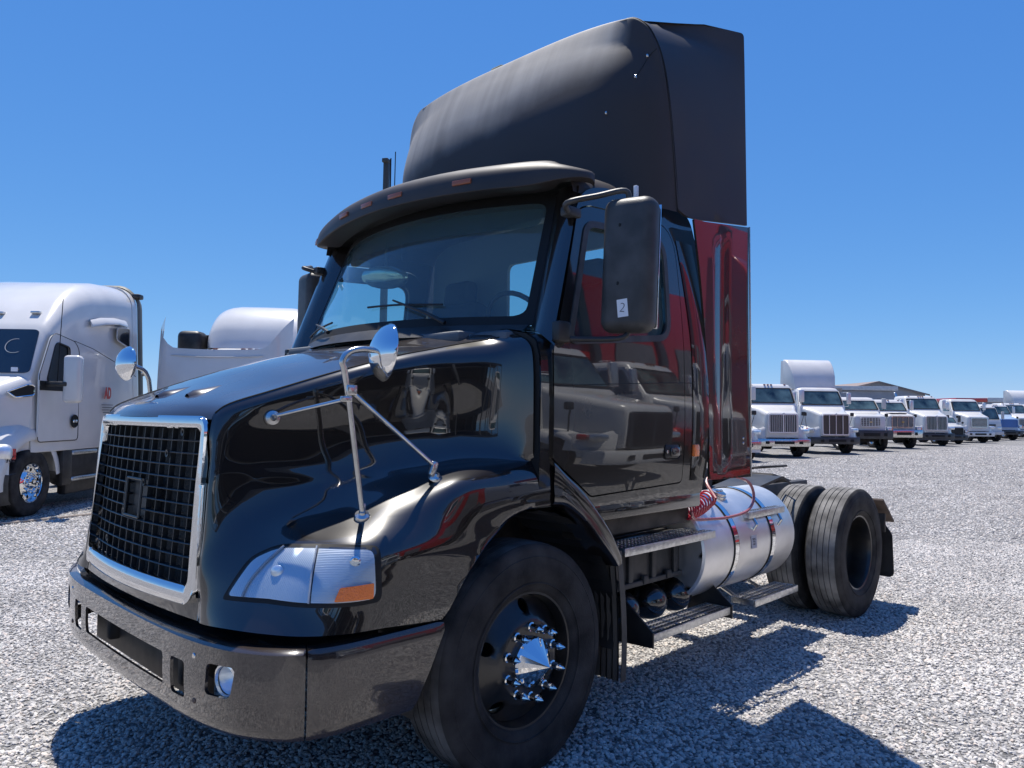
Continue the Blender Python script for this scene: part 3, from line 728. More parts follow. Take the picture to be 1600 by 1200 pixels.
# wipers
for (a0_, b0_, c0_) in (((-.30, .02), (-.02, .20), 0), ((.63, .0), (.20, .17), 1)):
    pass
def wiper(px0, px1, bl0, bl1):
    W = empty('wiper', parent=T)
    p0 = wsm(*px0)+Vector((.03, 0, .01)); p1 = wsm(*px1)+Vector((.035, 0, .02))
    tube('wiper_arm', [p0, p0.lerp(p1, .3)+Vector((.012, 0, .01)), p1], [.012, .009, .005], PLAST, W, 8)
    q0 = wsm(*bl0)+Vector((.015, 0, .006)); q1 = wsm(*bl1)+Vector((.015, 0, .006))
    pts = [q0.lerp(q1, t)+Vector((.012, 0, .006))*math.sin(t*math.pi) for t in [i/8 for i in range(9)]]
    tube('wiper_blade', pts, .006, PLAST, W, 6)
wiper((.62, -.03), (.25, .17), (.02, .165), (.56, .13)); wiper((-.30, -.02), (-.60, .085), (-.83, .03), (-.35, .085))
# interior
mb = MB().box((-.22, 0, 1.93), (.5, 2.05, .14), .04).box((.0, 0, 1.97), (.25, 1.6, .06), .02); mb.build('dashboard', INT, T)
tube('steering_wheel', [(-.47+math.sin(t)*.10, .62+math.cos(t)*.215, 2.07+math.sin(t)*.185) for t in [2*math.pi*k/28 for k in range(29)]], .014, PLAST, T, 8)
mb = MB().tube([(-.25, .62, 1.95), (-.45, .62, 2.05)], .03, 8).box((-.46, .62, 2.06), (.04, .15, .08), .015, (0, R(-28), 0)).box((-.465, .62, 2.065), (.02, .38, .03), .01, (0, R(-28), 0)); mb.build('steering_column', PLAST, T)
for y in (.58, -.58):
    S = empty('seat', parent=T)
    box('seat_back', (-1.06, y, 2.06), (.16, .5, .66), SEAT, S, .06, (0, R(-8), 0), 4); box('seat_cushion', (-.8, y, 1.62), (.5, .5, .16), SEAT, S, .05, None, 3)
    box('headrest', (-1.11, y, 2.46), (.11, .28, .18), SEAT, S, .04, (0, R(-8), 0), 3)
box('cab_floor', (-.7, 0, 1.2), (1.35, 2.2, .06), INT, T)
bk = rloop([(-1.14, 1.2), (1.14, 1.2), (1.07, 2.80), (.9, 2.90), (-.9, 2.90), (-1.07, 2.80)], .05)
rw = rloop([(-.27, 2.20), (.66, 2.20), (.66, 2.66), (-.27, 2.66)], .06)
panel('rear_wall', bk, [rw], lambda u, v, d: (-1.27-d, u, v), .25, INTL, T, .03)
panel('rear_window', offset(rw, .01), [], lambda u, v, d: (-1.285, u, v), .3, SIDEG, T, 0)
Mm = MB(); Mm.lathe([(0, .02), (.10, .018), (.14, .008), (.15, 0), (.14, -.01), (0, -.012)], (0, 0, 0), 'Z', 20)
for v in Mm.bm.verts: v.co.y *= .5
Mm.bm.transform(frame_M((-.36, -.46, 2.47), (-.75, .65, 0), (.62, .72, -.22))); Mm.build('interior_mirror', mat('mirror_face', (.62, .68, .62), .12, .8), T)
tube('mirror_stem', [(-.36, -.46, 2.49), (-.34, -.42, 2.70)], .008, PLAST, T, 6)

# roof and visor
rws = []
for x in (-.33, -.45, -.65, -.95, -1.42):
    b = max(0, (-.33-x)); h = .05*min(1, b/.3)
    half = [(1.118, 2.70), (1.10, 2.755), (1.05, 2.80+h*.6), (.9, 2.835+h), (.5, 2.86+h), (0, 2.87+h)]
    rws.append([(x, y, z) for y, z in half]+[(x, -y, z) for y, z in half[::-1][1:]])
patch('cab_roof', rws, 3, 3, PAINTF, T, ang=70)
vp = [(1.165, -.44), (1.185, -.385), (1.165, -.32), (1.10, -.25), (.95, -.17), (.72, -.095), (.4, -.02), (0, .015)]
def vis(lift, inset, z):
    half = []
    for y, x in vp:
        k = max(0, min(1, (y-.98)/.2))*.62; z2 = z+(2.785-z)*k
        half.append((x-inset*(1 if y < 1.1 else .4), y-(inset*.35 if y > 1.0 else 0), z2+lift*(1-(y/1.2)**2)))
    return half+[(x, -y, zz) for x, y, zz in half[::-1][1:]]
patch('sun_visor', [vis(.05, .30, 2.865), vis(.05, .18, 2.872), vis(.045, .07, 2.845), vis(.04, .018, 2.81), vis(.035, 0, 2.77), vis(.03, -.004, 2.722), vis(.03, .012, 2.712), vis(.03, .16, 2.722)], 4, 3, PAINTF, T, ang=70)
for y in (1.10, .62, .17, 0, -.17, -.62, -1.10):
    pass
for y in (.60, .13, -.14, -.42, -1.08):
    xx = 0
    for (y0, x0), (y1, x1) in zip(vp, vp[1:]):
        if y1 <= abs(y) <= y0: xx = x1+(x0-x1)*(abs(y)-y1)/(y0-y1)
    sl_ = -.25*y if abs(y) < .8 else -.9*(1 if y > 0 else -1)
    zz = 2.765+.033*(1-(y/1.2)**2)
    box('marker_light', (xx+.006, y, zz), (.016, .115, .026), AMBERD, T, .004, (0, 0, -math.atan(sl_)*-1 if False else math.atan(.3*y/.7)))

# roof fairing
secs = [(2.76, -.76, 1.165, 3.4), (3.0, -.765, 1.168, 3.4), (3.2, -.775, 1.168, 3.4), (3.38, -.79, 1.165, 3.3), (3.53, -.825, 1.155, 3.2), (3.65, -.868, 1.135, 3.1), (3.74, -.91, 1.105, 3.1), (3.81, -.95, 1.07, 3.2), (3.86, -.98, 1.025, 3.4), (3.893, -1.003, .975, 3.6), (3.905, -1.018, .925, 3.6)]
def fring(z, xf, wd, n, N=44):
    o = []
    for k in range(N+1):
        t = -math.pi/2+math.pi*k/N; c_, s_ = abs(math.cos(t)), math.sin(t)
        crown = .055*(1-min(1, abs(s_))**2)*max(0, (z-3.5)/.46)
        xs = -1.19+.17*min(1, max(0, (z-2.85)/1.1)); xf_ = max(xf, xs+.003)
        xx = xs+(xf_-xs)*c_**(2/n); xx -= .07*(wd*s_)**2*min(1, (xx-xs)/.12) if xx-xs > 0 else 0; tp = 1
        o.append(Vector((xx, tp*wd*(1 if s_ > 0 else -1)*abs(s_)**(2/n), z+crown)))
    return o
SS = spline([Vector((z, xf, wd)) for z, xf, wd, n in secs], 4)
RG = [fring(q.x, q.y, q.z, 3.9 if q.x < 3.4 else 3.9-.5*min(1, (q.x-3.4)/.3)) for q in SS]
OXID_SUN = mat('bleached_sunlit_fairing_paint', (.046, .040, .038), .6, spec=.3, noise_scale=2.2, rough_var=.08)
n_ = OXID_SUN.node_tree.nodes; l_ = OXID_SUN.node_tree.links; tc_ = n_.new('ShaderNodeTexCoord'); sx = n_.new('ShaderNodeSeparateXYZ'); l_.new(tc_.outputs['Object'], sx.inputs[0])
# chalky bleaching plus painted-in sunlight on the upper front, ragged border, vertical run marks
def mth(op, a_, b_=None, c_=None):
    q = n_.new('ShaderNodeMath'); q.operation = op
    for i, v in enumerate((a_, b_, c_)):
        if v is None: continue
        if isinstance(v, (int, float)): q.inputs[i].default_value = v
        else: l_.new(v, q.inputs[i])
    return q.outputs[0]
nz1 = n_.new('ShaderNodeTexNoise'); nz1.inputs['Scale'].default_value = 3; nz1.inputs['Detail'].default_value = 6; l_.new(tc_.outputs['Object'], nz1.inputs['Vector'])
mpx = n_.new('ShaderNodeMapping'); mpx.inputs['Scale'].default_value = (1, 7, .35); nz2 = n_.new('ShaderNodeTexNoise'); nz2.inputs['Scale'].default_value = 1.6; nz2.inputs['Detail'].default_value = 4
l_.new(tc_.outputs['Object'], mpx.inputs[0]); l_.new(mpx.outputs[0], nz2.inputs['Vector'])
lim = mth('MULTIPLY_ADD', sx.outputs[1], .16, 3.44)            # slanted edge of the painted sunlight, climbing towards the left corner
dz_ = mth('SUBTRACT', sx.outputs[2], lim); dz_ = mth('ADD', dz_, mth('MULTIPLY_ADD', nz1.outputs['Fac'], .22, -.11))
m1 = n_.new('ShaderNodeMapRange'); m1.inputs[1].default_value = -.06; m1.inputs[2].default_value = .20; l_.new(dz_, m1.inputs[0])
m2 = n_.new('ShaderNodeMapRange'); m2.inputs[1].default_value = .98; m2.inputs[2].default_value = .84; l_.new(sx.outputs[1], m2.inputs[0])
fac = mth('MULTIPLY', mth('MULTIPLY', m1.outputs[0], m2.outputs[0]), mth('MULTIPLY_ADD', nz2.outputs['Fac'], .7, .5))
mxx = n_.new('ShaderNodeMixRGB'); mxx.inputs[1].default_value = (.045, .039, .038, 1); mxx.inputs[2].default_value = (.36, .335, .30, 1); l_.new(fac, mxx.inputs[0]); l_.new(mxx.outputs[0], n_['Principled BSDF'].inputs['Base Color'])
MB().grid(RG).build('roof_fairing', OXID_SUN, T, 60)
def fyr(x, z):
    y = 1.2-.035*0
    fr_ = max(0, min(1, (x+1.93)/(.74+.17*min(1, max(0, (z-2.85)/1.1)))))
    # match the front shell at its seam
    if z > 3.2:
        ws_ = 1.2
        for q0, q1 in zip(SS, SS[1:]):
            if q0.x <= z <= q1.x: ws_ = q0.z+(q1.z-q0.z)*(z-q0.x)/max(1e-6, q1.x-q0.x)
        if z > SS[-1].x: ws_ = .925
        y = 1.2*(1-fr_)+(ws_+.004)*fr_
    else: y = 1.2*(1-fr_)+1.172*fr_
    return y
up = [(-1.19, 2.78), (-1.21, 2.77), (-1.285, 2.75), (-1.40, 2.755), (-1.958, 2.822), (-1.925, 4.06), (-1.6, 4.03), (-1.35, 3.965), (-1.03, 3.892)]
for s in (1, -1):
    panel('fairing_side', rloop(up, [.0, .03, .03, .03, 0, .03, 0, 0, 0], 5), [], lambda u, v, d: (u, s*(fyr(u, v)-d), v), .06, PAINTF, T, .015, 50)
    tube('fairing_seam', [Vector((-1.19+.17*min(1, max(0, (q.x-2.85)/1.1))-.002, s*(q.z+.0035), q.x)) for q in SS], .0035, SEAM, T, 5)
    ex = rloop([(-1.465, 1.235), (-1.975, 1.228), (-1.958, 2.808), (-1.42, 2.742), (-1.30, 2.735), (-1.385, 2.4), (-1.45, 1.95), (-1.47, 1.6)], [.02, 0, 0, 0, .01, .3, .3, .3], 5)
    def exm(u, v, d, s=s):
        gr = .02*math.exp(-((u+1.63)/.03)**2)*min(1, max(0, (v-1.3)/.1))*min(1, max(0, (2.7-v)/.1))
        return (u, s*(1.212+.006*math.sin(v*2.2)-gr-d), v)
    panel('side_extender', ex, [], exm, .05, PAINT, T, .014, 50)
    tube('extender_trim', [(-1.976, s*1.214, 1.23), (-1.962, s*1.214, 2.81)], .006, CHROMES, T, 6)
    for (x, z) in ((-1.88, 1.47), (-1.88, 1.44)): MB().lathe([(0, .005), (.007, .003), (.009, 0)], (x, s*1.212, z), 'Y', 8, s).build('bolt', CHROMES, T)
mb = MB().grid([[Vector((x, y*wd_, z+(.055 if x > -1.5 else .03)*(1-y*y))) for y in [k/8 for k in range(-8, 9)]] for (x, wd_, z) in ((-1.015, .935, 3.893), (-1.35, 1.045, 3.962), (-1.6, 1.11, 4.025), (-1.925, 1.185, 4.055))]); mb.build('fairing_top', PAINTF, T, 60)
# fasteners and the scar line on the fairing
for q in ((-.86, 3.30), (-.955, 3.50), (-1.02, 3.63)):
    xx, zz = q; yy = 1.15
    hit = grid_bvh(RG).ray_cast(Vector((xx, 2, zz)), Vector((0, -1, 0)))
    if hit[0]: MB().lathe([(.004, .006), (.012, .005), (.014, 0), (.014, -.004)], hit[0], 'Y', 10).build('fairing_bolt', CHROMES, T)
FB = grid_bvh(RG); pts = []
for k in range(14):
    t = k/13; xx = -.95-.21*t; zz = 3.49+.27*math.sin(t*math.pi/2)
    h = FB.ray_cast(Vector((xx, 2, zz)), Vector((0, -1, 0)))
    if h[0]: pts.append(h[0]+Vector((0, .001, 0)))
tube('fairing_crack', pts, .0022, SEAM, T, 5)
for (y, z) in ((-.95, 2.98), (-.88, 3.0), (.15, 3.05), (.28, 3.06)):
    h = FB.ray_cast(Vector((.5, y, z)), Vector((-1, 0, 0)))
    if h[0]: MB().lathe([(0, .004), (.008, .003), (.01, 0)], h[0], 'X', 8).build('fairing_bolt', SEAM, T)
box('beacon', (-1.25, -.35, 4.06), (.07, .12, .09), mat('beacon_tan', (.5, .42, .2), .5), T, .015)
tube('aerial', [(-.95, -1.19, 2.6), (-.97, -1.2, 3.62)], .004, SEAM, T, 5)
# exhaust gap bracket
# hood mirrors
def hood_mirror(s):
    H = empty('hood_mirror', parent=T)
    def P(x, y, z): return Vector((x, s*y, z))
    base1, base2, base3 = P(.78, .995, 1.175), P(.46, 1.05, 1.31), P(1.01, .705, 1.58)
    for b_ in (base1, base2):
        h_ = HB.ray_cast(Vector((b_.x, abs(b_.y), 2.2)), Vector((0, 0, -1)))
        if h_[0]: b_.z = h_[0].z+.003
    fixes = []
    def ground_pt(px_, s=s): return px_
    hub = P(.855, 1.00, 1.66); tip = P(.72, 1.02, 1.83)
    top1 = P(.885, 1.0, 1.80)
    tube('mirror_pole', [base1+Vector((0, 0, .012)), hub], .0115, CHROMES, H, 12)
    tube('mirror_arm', spline([hub, P(.875, 1.0, 1.76), top1, P(.86, 1.005, 1.835), P(.80, 1.015, 1.85), P(.70, 1.02, 1.845)] if s > 0 else [hub, P(.865, 1.0, 1.74), P(.875, 1.0, 1.79), P(.905, 1.0, 1.835), P(.975, 1.0, 1.86)], 5), .0125, CHROMES, H, 12)
    tube('mirror_brace', [P(.85, 1.0, 1.69), base2+Vector((.02, 0, .06))], .0095, CHROMES, H, 10)
    tube('mirror_brace', [P(.862, 1.0, 1.655), base3+Vector((.0, .04*s, .01))], .0085, CHROMES, H, 10)
    for b_, nrm in ((base1, (.3, .45*s, .85)), (base2, (.0, .45*s, .9)), (base3, (.25, .96*s, .1))):
        mb = MB().lathe([(0, .022), (.010, .022), (.014, .014), (.028, .009), (.033, .0), (.033, -.004)], (0, 0, 0), 'Z', 20); mb.bm.transform(frame_M(b_, (1, 0, 0), nrm)); mb.build('mirror_foot', CHROMES, H)
    mb = MB().box(base2+Vector((.014, 0, .04)), (.03, .022, .06), .006, (0, R(-20), 0)).box(hub+Vector((-.005, .012*s, .03)), (.045, .014, .04), .005).box(base1+Vector((0, 0, .03)), (.022, .02, .04), .005).box(hub+Vector((.02, .014*s, -.005)), (.05, .012, .022), .004)
    mb.build('clamp', CHROMES, H)
    nd = Vector((.94, -.30, .12)).normalized() if s > 0 else Vector((.98, .12, .05)).normalized()
    C_ = P(.70, 1.02, 1.845) if s > 0 else Vector((.99, -1.0, 1.865))
    mb = MB().lathe([(0, .062), (.035, .059), (.07, .046), (.098, .026), (.112, .006), (.118, -.004), (.116, -.010), (.108, -.012)], (0, 0, 0), 'Z', 36); mb.bm.transform(frame_M(C_, (0, 1, 0), nd) @ Matrix.Scale(1 if s > 0 else .82, 4))
    mb.build('mirror_shell', CHROME, H, 60)
    mb = MB().lathe([(0, -.03), (.05, -.024), (.094, -.010)], (0, 0, 0), 'Z', 36); mb.bm.transform(frame_M(C_, (0, 1, 0), nd)); mb.build('mirror_glass', CHROME, H, 60)
hood_mirror(1); hood_mirror(-1)
# door mirrors
def door_mirror(s):
    H = empty('door_mirror', parent=T)
    def P(x, y, z): return Vector((x, s*y, z))
    c = P(-.39, 1.415, 2.30); rot = Matrix.Rotation(R(12*s), 4, 'Z') @ Matrix.Rotation(R(-2), 4, 'X')
    mb = MB().box(c, (.135, .255, .63), .055, rot, 5); mb.build('mirror_housing', PLASTG, H, 60)
    mb = MB().box(c+Vector((-.066, 0, 0)), (.006, .21, .58), .002, rot); mb.build('mirror_glass', CHROME, H)
    tube('mirror_arm', spline([P(-.27, 1.14, 2.575), P(-.20, 1.19, 2.60), P(-.29, 1.30, 2.63), P(-.38, 1.395, 2.655), P(-.39, 1.41, 2.59)], 5), .014, PLASTG, H, 10)
    tube('mirror_arm', spline([P(-.13, 1.19, 1.955), P(-.25, 1.28, 1.955), P(-.36, 1.40, 1.965), P(-.385, 1.41, 2.03)], 5), .013, PLAST, H, 10)
    box('mirror_mount', P(-.30, 1.13, 2.585), (.10, .06, .05), PLASTG, H, .012)
    box('mirror_mount', P(-.135, 1.215, 1.985), (.085, .05, .095), PLAST, H, .012)
    if s > 0:
        Mx = frame_M(c+rot.to_3x3() @ Vector((.0685, -.0, -.205)) , rot.to_3x3() @ Vector((.0, 1, .12)), rot.to_3x3() @ Vector((1, 0, 0)))
        mb = MB().box((0, 0, 0), (.052, .082, .001), 0); mb.bm.transform(Mx); mb.build('sticker', PAPER, H)
        text('number', '2', .062, Mx @ Matrix.Translation((0, 0, .0015)) @ Matrix.Rotation(R(-14), 4, 'Z'), INK, H, .0003, -.0015)
        box('mirror_tab', P(-.40, 1.44, 2.645), (.02, .018, .06), PAPER, H, .004)
        for dz in (.18, -.09):
            q = c+rot.to_3x3() @ Vector((.0675, -.03, dz)); MB().lathe([(0, .001), (.008, .001), (.009, 0)], q, 'X', 10).build('mirror_screw', SEAM, H)
door_mirror(1); door_mirror(-1)
# ------------------------------------------------------------------ chassis of the black truck
for s in (1, -1):
    mb = MB().box((-1.75, s*.42, .88), (5.7, .09, .27), .012); mb.build('frame_rail', FRAME, T)
mb = MB()
for x in (-1.6, -2.5, -3.3, -4.4): mb.box((x, 0, .88), (.12, .8, .2), .01)
mb.tube([(-3.89, -.9, .515), (-3.89, .9, .515)], .11, 14).tube([(0, -.9, .50), (0, .9, .50)], .07, 12).box((-.1, 0, .55), (1.3, .6, .35), .05)
mb.tube([(-1.5, 0, .65), (-3.7, 0, .55)], .06, 10).lathe([(0, -.2), (.2, -.15), (.22, 0), (.2, .15), (0, .2)], (-3.89, 0, .53), 'X', 20)
mb.box((-.6, 0, 1.0), (1.2, 1.0, .4), .05).box((.5, 0, 1.15), (.9, .9, .6), .08).box((-1.9, -.75, .75), (1.6, .5, .5), .04)
mb.build('axle_and_driveline', FRAME, T)
# fifth wheel plate
mb = MB()
mb.box((-3.75, 0, 1.06), (.62, .80, .05), .02).box((-4.25, .26, 1.03), (.5, .3, .04), .02, (0, R(-12), 0)).box((-4.25, -.26, 1.03), (.5, .3, .04), .02, (0, R(-12), 0))
mb.box((-3.7, .38, 1.0), (.3, .06, .12), .01).box((-3.7, -.38, 1.0), (.3, .06, .12), .01)
mb.build('fifth_wheel', FRAME, T)
tube('release_handle', [(-3.2, .42, 1.15), (-3.30, .58, 1.19), (-3.42, .68, 1.20), (-3.62, .70, 1.20), (-3.66, .62, 1.19), (-3.48, .56, 1.19), (-3.30, .50, 1.18)], .010, FRAME, T, 6)
mb = MB().box((-2.62, .40, 1.10), (.22, .25, .22), .02).box((-2.8, .38, 1.04), (.1, .08, .1), .02).tube([(-2.6, .42, 1.0), (-2.95, .48, 1.0)], .03, 8); mb.build('valve_bracket', FRAME, T)
# quarter fender in front of drive tyres
for s in (1, -1):
    mb = MB(); ya, yb = s*.52, s*1.19
    prof = [(-2.50, 1.02), (-2.62, 1.06), (-3.20, 1.145), (-3.235, 1.14), (-3.36, 1.085)]
    mb.grid([[Vector((x, y, z)) for (x, z) in prof] for y in (ya, (ya+yb)/2)]+[[Vector((x, (ya+yb)/2, z-.02)) for (x, z) in prof[::1]]])
    o = mb.build('drive_fender', PLAST, T, 30)
    # flap bracket and mud flap behind the tyres
    mb = MB().box((-4.52, s*.93, .80), (.34, .56, .022), .004, (0, R(-38), 0)); mb.build('flap_bracket', RUST, T)
    mb = MB().box((-4.46, s*.93, .70), (.03, .54, .16), .006).tube([(-4.40, s*.4, .80), (-4.44, s*1.1, .80)], .02, 8); mb.build('flap_arm', FRAME, T)
    def fm(u, v, d, s=s): return (-4.52-.10*(.72-v)-d, s*u, v)
    panel('rear_mud_flap', rloop([(.62, .22), (1.23, .22), (1.23, .60), (1.16, .70), (.62, .70)], [.03, .05, .03, .02, .02], 4), [], fm, .1, PLAST, T, .012, 40)

# ------------------------------------------------------------------ wheels
def tyre_prof(wd, Ro=.515, Ri=.290):
    h = wd/2
    return [(Ri, -h*.66), (Ri+.008, -h*.80), (Ri+.03, -h*.90), (Ri+.08, -h*1.0), (Ri+.125, -h*1.02), (Ri+.165, -h*.985), (Ro-.03, -h*.93), (Ro-.012, -h*.88), (Ro-.004, -h*.80)]
def tread_prof(wd, Ro=.515, n=5):
    h = wd/2*.80; o = [(Ro-.004, -h)]
    for k in range(1, n):
        y = -h+2*h*k/n; cr_ = Ro+.003*(1-(y/h)**2)
        o += [(cr_, y-.0035), (cr_-.010, y-.0030), (cr_-.010, y+.0030), (cr_, y+.0035)]
    return o+[(Ro-.004, h)]
def make_wheel(name, parent, loc, wd, sgn, tread, outer_face, kind):
    W = empty(name, loc, parent=parent)
    tp = tyre_prof(wd)
    mb = MB(); mb.lathe(tp, n=72); mb.lathe([(r_, -h) for r_, h in tp], n=72)
    for y in (1, -1):   # raised sidewall rings
        mb.lathe([(.335, y*(wd/2*.955)), (.338, y*(wd/2*.985)), (.343, y*(wd/2*.97))], n=72); mb.lathe([(.452, y*(wd/2*.985)), (.455, y*(wd/2*1.0)), (.460, y*(wd/2*.975))], n=72)
    mb.build('tyre', TYRE, W, 50)
    mb = MB(); mb.lathe(tread_prof(wd), n=96); mb.build('tread', tread, W, 25)
    return W
def front_wheel(parent, s, name='wheel'):
    W = make_wheel(name, parent, (0, s*1.035, .515), .275, s, TREAD, 1.17, 'front')
    def Y(v): return s*(v-1.035)
    mb = MB(); mb.lathe([(.292, Y(1.125)), (.302, Y(1.135)), (.300, Y(1.142)), (.287, Y(1.14)), (.279, Y(1.12)), (.274, Y(1.05)), (.27, Y(.95)), (.28, Y(.91))], n=64); mb.build('rim', RIM, W, 40)
    def fy(r_):
        pts = [(.275, 1.085), (.262, 1.088), (.235, 1.105), (.205, 1.128), (.19, 1.145), (.178, 1.158), (.10, 1.162), (0, 1.162)]
        for (r0, y0), (r1, y1) in zip(pts, pts[1:]):
            if r1 <= r_ <= r0: return y0+(y1-y0)*(r0-r_)/(r0-r1)
        return 1.085
    out_ = [(.274*math.cos(t), .274*math.sin(t)) for t in [2*math.pi*k/56 for k in range(56)]]
    hl = []
    for k in range(5):
        t = R(93+72*k)
        hl.append([(.232*math.cos(t)+.030*math.cos(q), .232*math.sin(t)+.030*math.sin(q)) for q in [2*math.pi*j/16 for j in range(16)]])
    panel('rim_disc', out_, hl, lambda u, v, d: (u, Y(fy(math.hypot(u, v))-d), v), .018, RIM, W, .012, 50)
    mb = MB(); mb.lathe([(0, Y(.98)), (.25, Y(.98)), (.27, Y(.94))], n=30); mb.build('brake_drum', FRAME, W)
    mb = MB(); mb.lathe([(.108, Y(1.160)), (.110, Y(1.18)), (.104, Y(1.192)), (.070, Y(1.222)), (.030, Y(1.256)), (0, Y(1.282))], n=24); mb.build('hub_cap', CHROME, W, 8)
    proto = None
    for k in range(10):
        t = R(18+36*k); c = (.151*math.cos(t), 0, .151*math.sin(t))
        if proto is None:
            mb = MB(); mb.lathe([(.021, Y(1.160)), (.021, Y(1.172)), (.0155, Y(1.176)), (.0155, Y(1.205)), (.0185, Y(1.209)), (.0175, Y(1.217)), (0, Y(1.247))], n=12)
            proto = mb.build('lug_nut', CHROME, W, 25); proto.location = c
        else: copy_under(proto, W, c)
    return W
def rear_wheel(parent, s, yc, outer):
    W = make_wheel('wheel', parent, (-3.89, s*yc, .515), .275, s, TREADR, 0, 'rear')
    def Y(v): return s*v
    mb = MB(); mb.lathe([(.292, Y(.095)), (.302, Y(.103)), (.298, Y(.110)), (.286, Y(.106)), (.277, Y(.08)), (.268, Y(-.03)), (.262, Y(-.10)), (.25, Y(-.115)), (.17, Y(-.12)), (.15, Y(-.12)), (.10, Y(-.12)), (.10, Y(-.06)), (.085, Y(-.05)), (0, Y(-.05))], n=56); mb.build('rim', RIM, W, 40)
    if outer:
        for k in range(10):
            t = R(36*k); MB().lathe([(.016, Y(-.12)), (.016, Y(-.085)), (0, Y(-.08))], (.145*math.cos(t), 0, .145*math.sin(t)), 'Y', 6).build('lug_nut', RIM, W)
    return W
for s in (1, -1):
    front_wheel(T, s)
    rear_wheel(T, s, 1.072, True); rear_wheel(T, s, .735, False)

# ------------------------------------------------------------------ fuel tank, steps, battery box, air tanks
TR, TY, TZ, TX0, TX1 = .325, .815, .775, -1.55, -2.80
tk = empty('fuel_tank', parent=T)
mb = MB(); mb.lathe([(0, TX0-.008), (TR-.06, TX0-.002), (TR-.022, TX0+.0), (TR-.022, TX0-.0)], (0, TY, TZ), 'X', 64)
mb.lathe([(TR-.022, TX0), (TR-.006, TX0-.008), (TR, TX0-.026), (TR, TX1+.03), (TR-.008, TX1+.01), (TR-.025, TX1), (TR-.06, TX1+.006), (0, TX1+.01)], (0, TY, TZ), 'X', 72)
mb.build('tank_shell', ALU, tk, 30)
for x in (-1.93, -2.44):
    MB().lathe([(TR+.001, x-.036), (TR+.0025, x-.036), (TR+.0025, x+.036), (TR+.001, x+.036)], (0, TY, TZ), 'X', 64).build('strap_pad', SEAM, tk)
    MB().lathe([(TR+.003, x-.024), (TR+.007, x-.024), (TR+.007, x+.024), (TR+.003, x+.024)], (0, TY, TZ), 'X', 64).build('tank_strap', CHROME, tk)
ang_c = R(62)
cpos = Vector((-1.86+.0, TY+TR*math.cos(ang_c)*.72, TZ+TR*.93))
nrm = Vector((0, .45, .9)).normalized()
mb = MB().lathe([(0, .034), (.035, .034), (.048, .028), (.05, .012), (.056, .010), (.056, -.02)], (0, 0, 0), 'Z', 28).box((0, 0, .036), (.07, .018, .012), .004); mb.bm.transform(frame_M(Vector((-2.06, TY+.12, TZ+TR-.02)), (1, 0, 0), (0, .38, 1))); mb.build('filler_cap', CHROMES, tk)
Mx = frame_M((-2.16, TY+TR*math.cos(R(3))+.002, TZ+TR*math.sin(R(3))), (-1, 0, 0), (0, math.cos(R(3)), math.sin(R(3))))
mb = MB().box((0, 0, 0), (.075, .085, .001)); mb.bm.transform(Mx); mb.build('sticker', mat('worn_label', (.42, .41, .45), .5), tk)
text('label_text', 'DIESEL\nFUEL\nONLY', .016, Mx @ Matrix.Translation((0, 0, .0015)), INK, tk, .0002)

def grating(name, x0, x1, y0, y1, z, parent, deck=.03):
    """serrated aluminium tread: open slats with raised teeth inside a folded frame"""
    S = empty(name, parent=parent)
    L = x0-x1; xm = (x0+x1)/2
    mb = MB()
    mb.box((xm, y1-.006, z-.022), (L, .012, .045), .003).box((xm, y0+.006, z-.022), (L, .012, .045), .003).box((x0-.005, (y0+y1)/2, z-.022), (.01, y1-y0-.024, .04), .002).box((x1+.005, (y0+y1)/2, z-.022), (.01, y1-y0-.024, .04), .002)
    mb.build('step_frame', DIAM, S)
    n = int((y1-y0)/.034)
    mb = MB(); teeth = MB()
    for k in range(n):
        y = y0+.022+(y1-y0-.044)*k/(max(1, n-1)); mb.box((xm, y, z-.008), (L-.024, .020, .006), 0)
        for j in range(int(L/.032)):
            x = x0-.025-j*.032-(.016 if k % 2 else 0)
            if x < x1+.02: break
            teeth.box((x, y, z-.003), (.013, .012, .009), 0)
    for j in range(1, int(L/.16)): mb.box((x0-j*.16, (y0+y1)/2, z-.014), (.014, y1-y0-.03, .006))
    mb.build('step_slats', DIAM, S); o = teeth.build('step_teeth', CHROMES, S); o['kind'] = 'stuff'
    return S
grating('upper_step', -.70, -1.615, .985, 1.17, .925, T)
grating('lower_step', -.955, -1.795, 1.0, 1.17, .44, T)
grating('tank_top_step', -2.12, -2.64, .99, 1.13, .985, T)
grating('tank_lower_step', -2.12, -2.76, 1.0, 1.17, .425, T)
for x in (-2.20, -2.56):
    tube('step_bracket', [(x, 1.10, .965), (x+.02, 1.15, .90), (x+.015, 1.12, .86)], .011, CHROMES, T, 8)
    tube('step_bracket', [(x-.02, 1.14, .40), (x-.02, 1.02, .38), (x-.02, .85, .46)], .013, CHROMES, T, 8)
mb = MB()
for x in (-.945, -1.80):
    mb.grid([[Vector((x, .70, .62)), Vector((x, .98, .60)), Vector((x, 1.175, .45)), Vector((x, 1.175, .37)), Vector((x, .92, .36)), Vector((x, .70, .44)), Vector((x, .70, .62))], [Vector((x-.012, .70, .62)), Vector((x-.012, .98, .60)), Vector((x-.012, 1.175, .45)), Vector((x-.012, 1.175, .37)), Vector((x-.012, .92, .36)), Vector((x-.012, .70, .44)), Vector((x-.012, .70, .62))]], cap=True)
mb.build('step_side_plate', PLAST, T)
mb = MB().box((-1.22, .78, .885), (.92, .46, .03), .012)
for k in range(6): mb.box((-1.22, .60+k*.065, .905), (.9, .026, .016), .006)
mb.build('battery_cover', PLAST, T)
mb = MB().box((-1.20, .93, .755), (.95, .05, .24), .01)
for x in (-.80, -1.03, -1.26, -1.49): mb.box((x, .963, .755), (.045, .025, .22), .006)
mb.box((-1.2, .965, .655), (.95, .03, .03), .006)
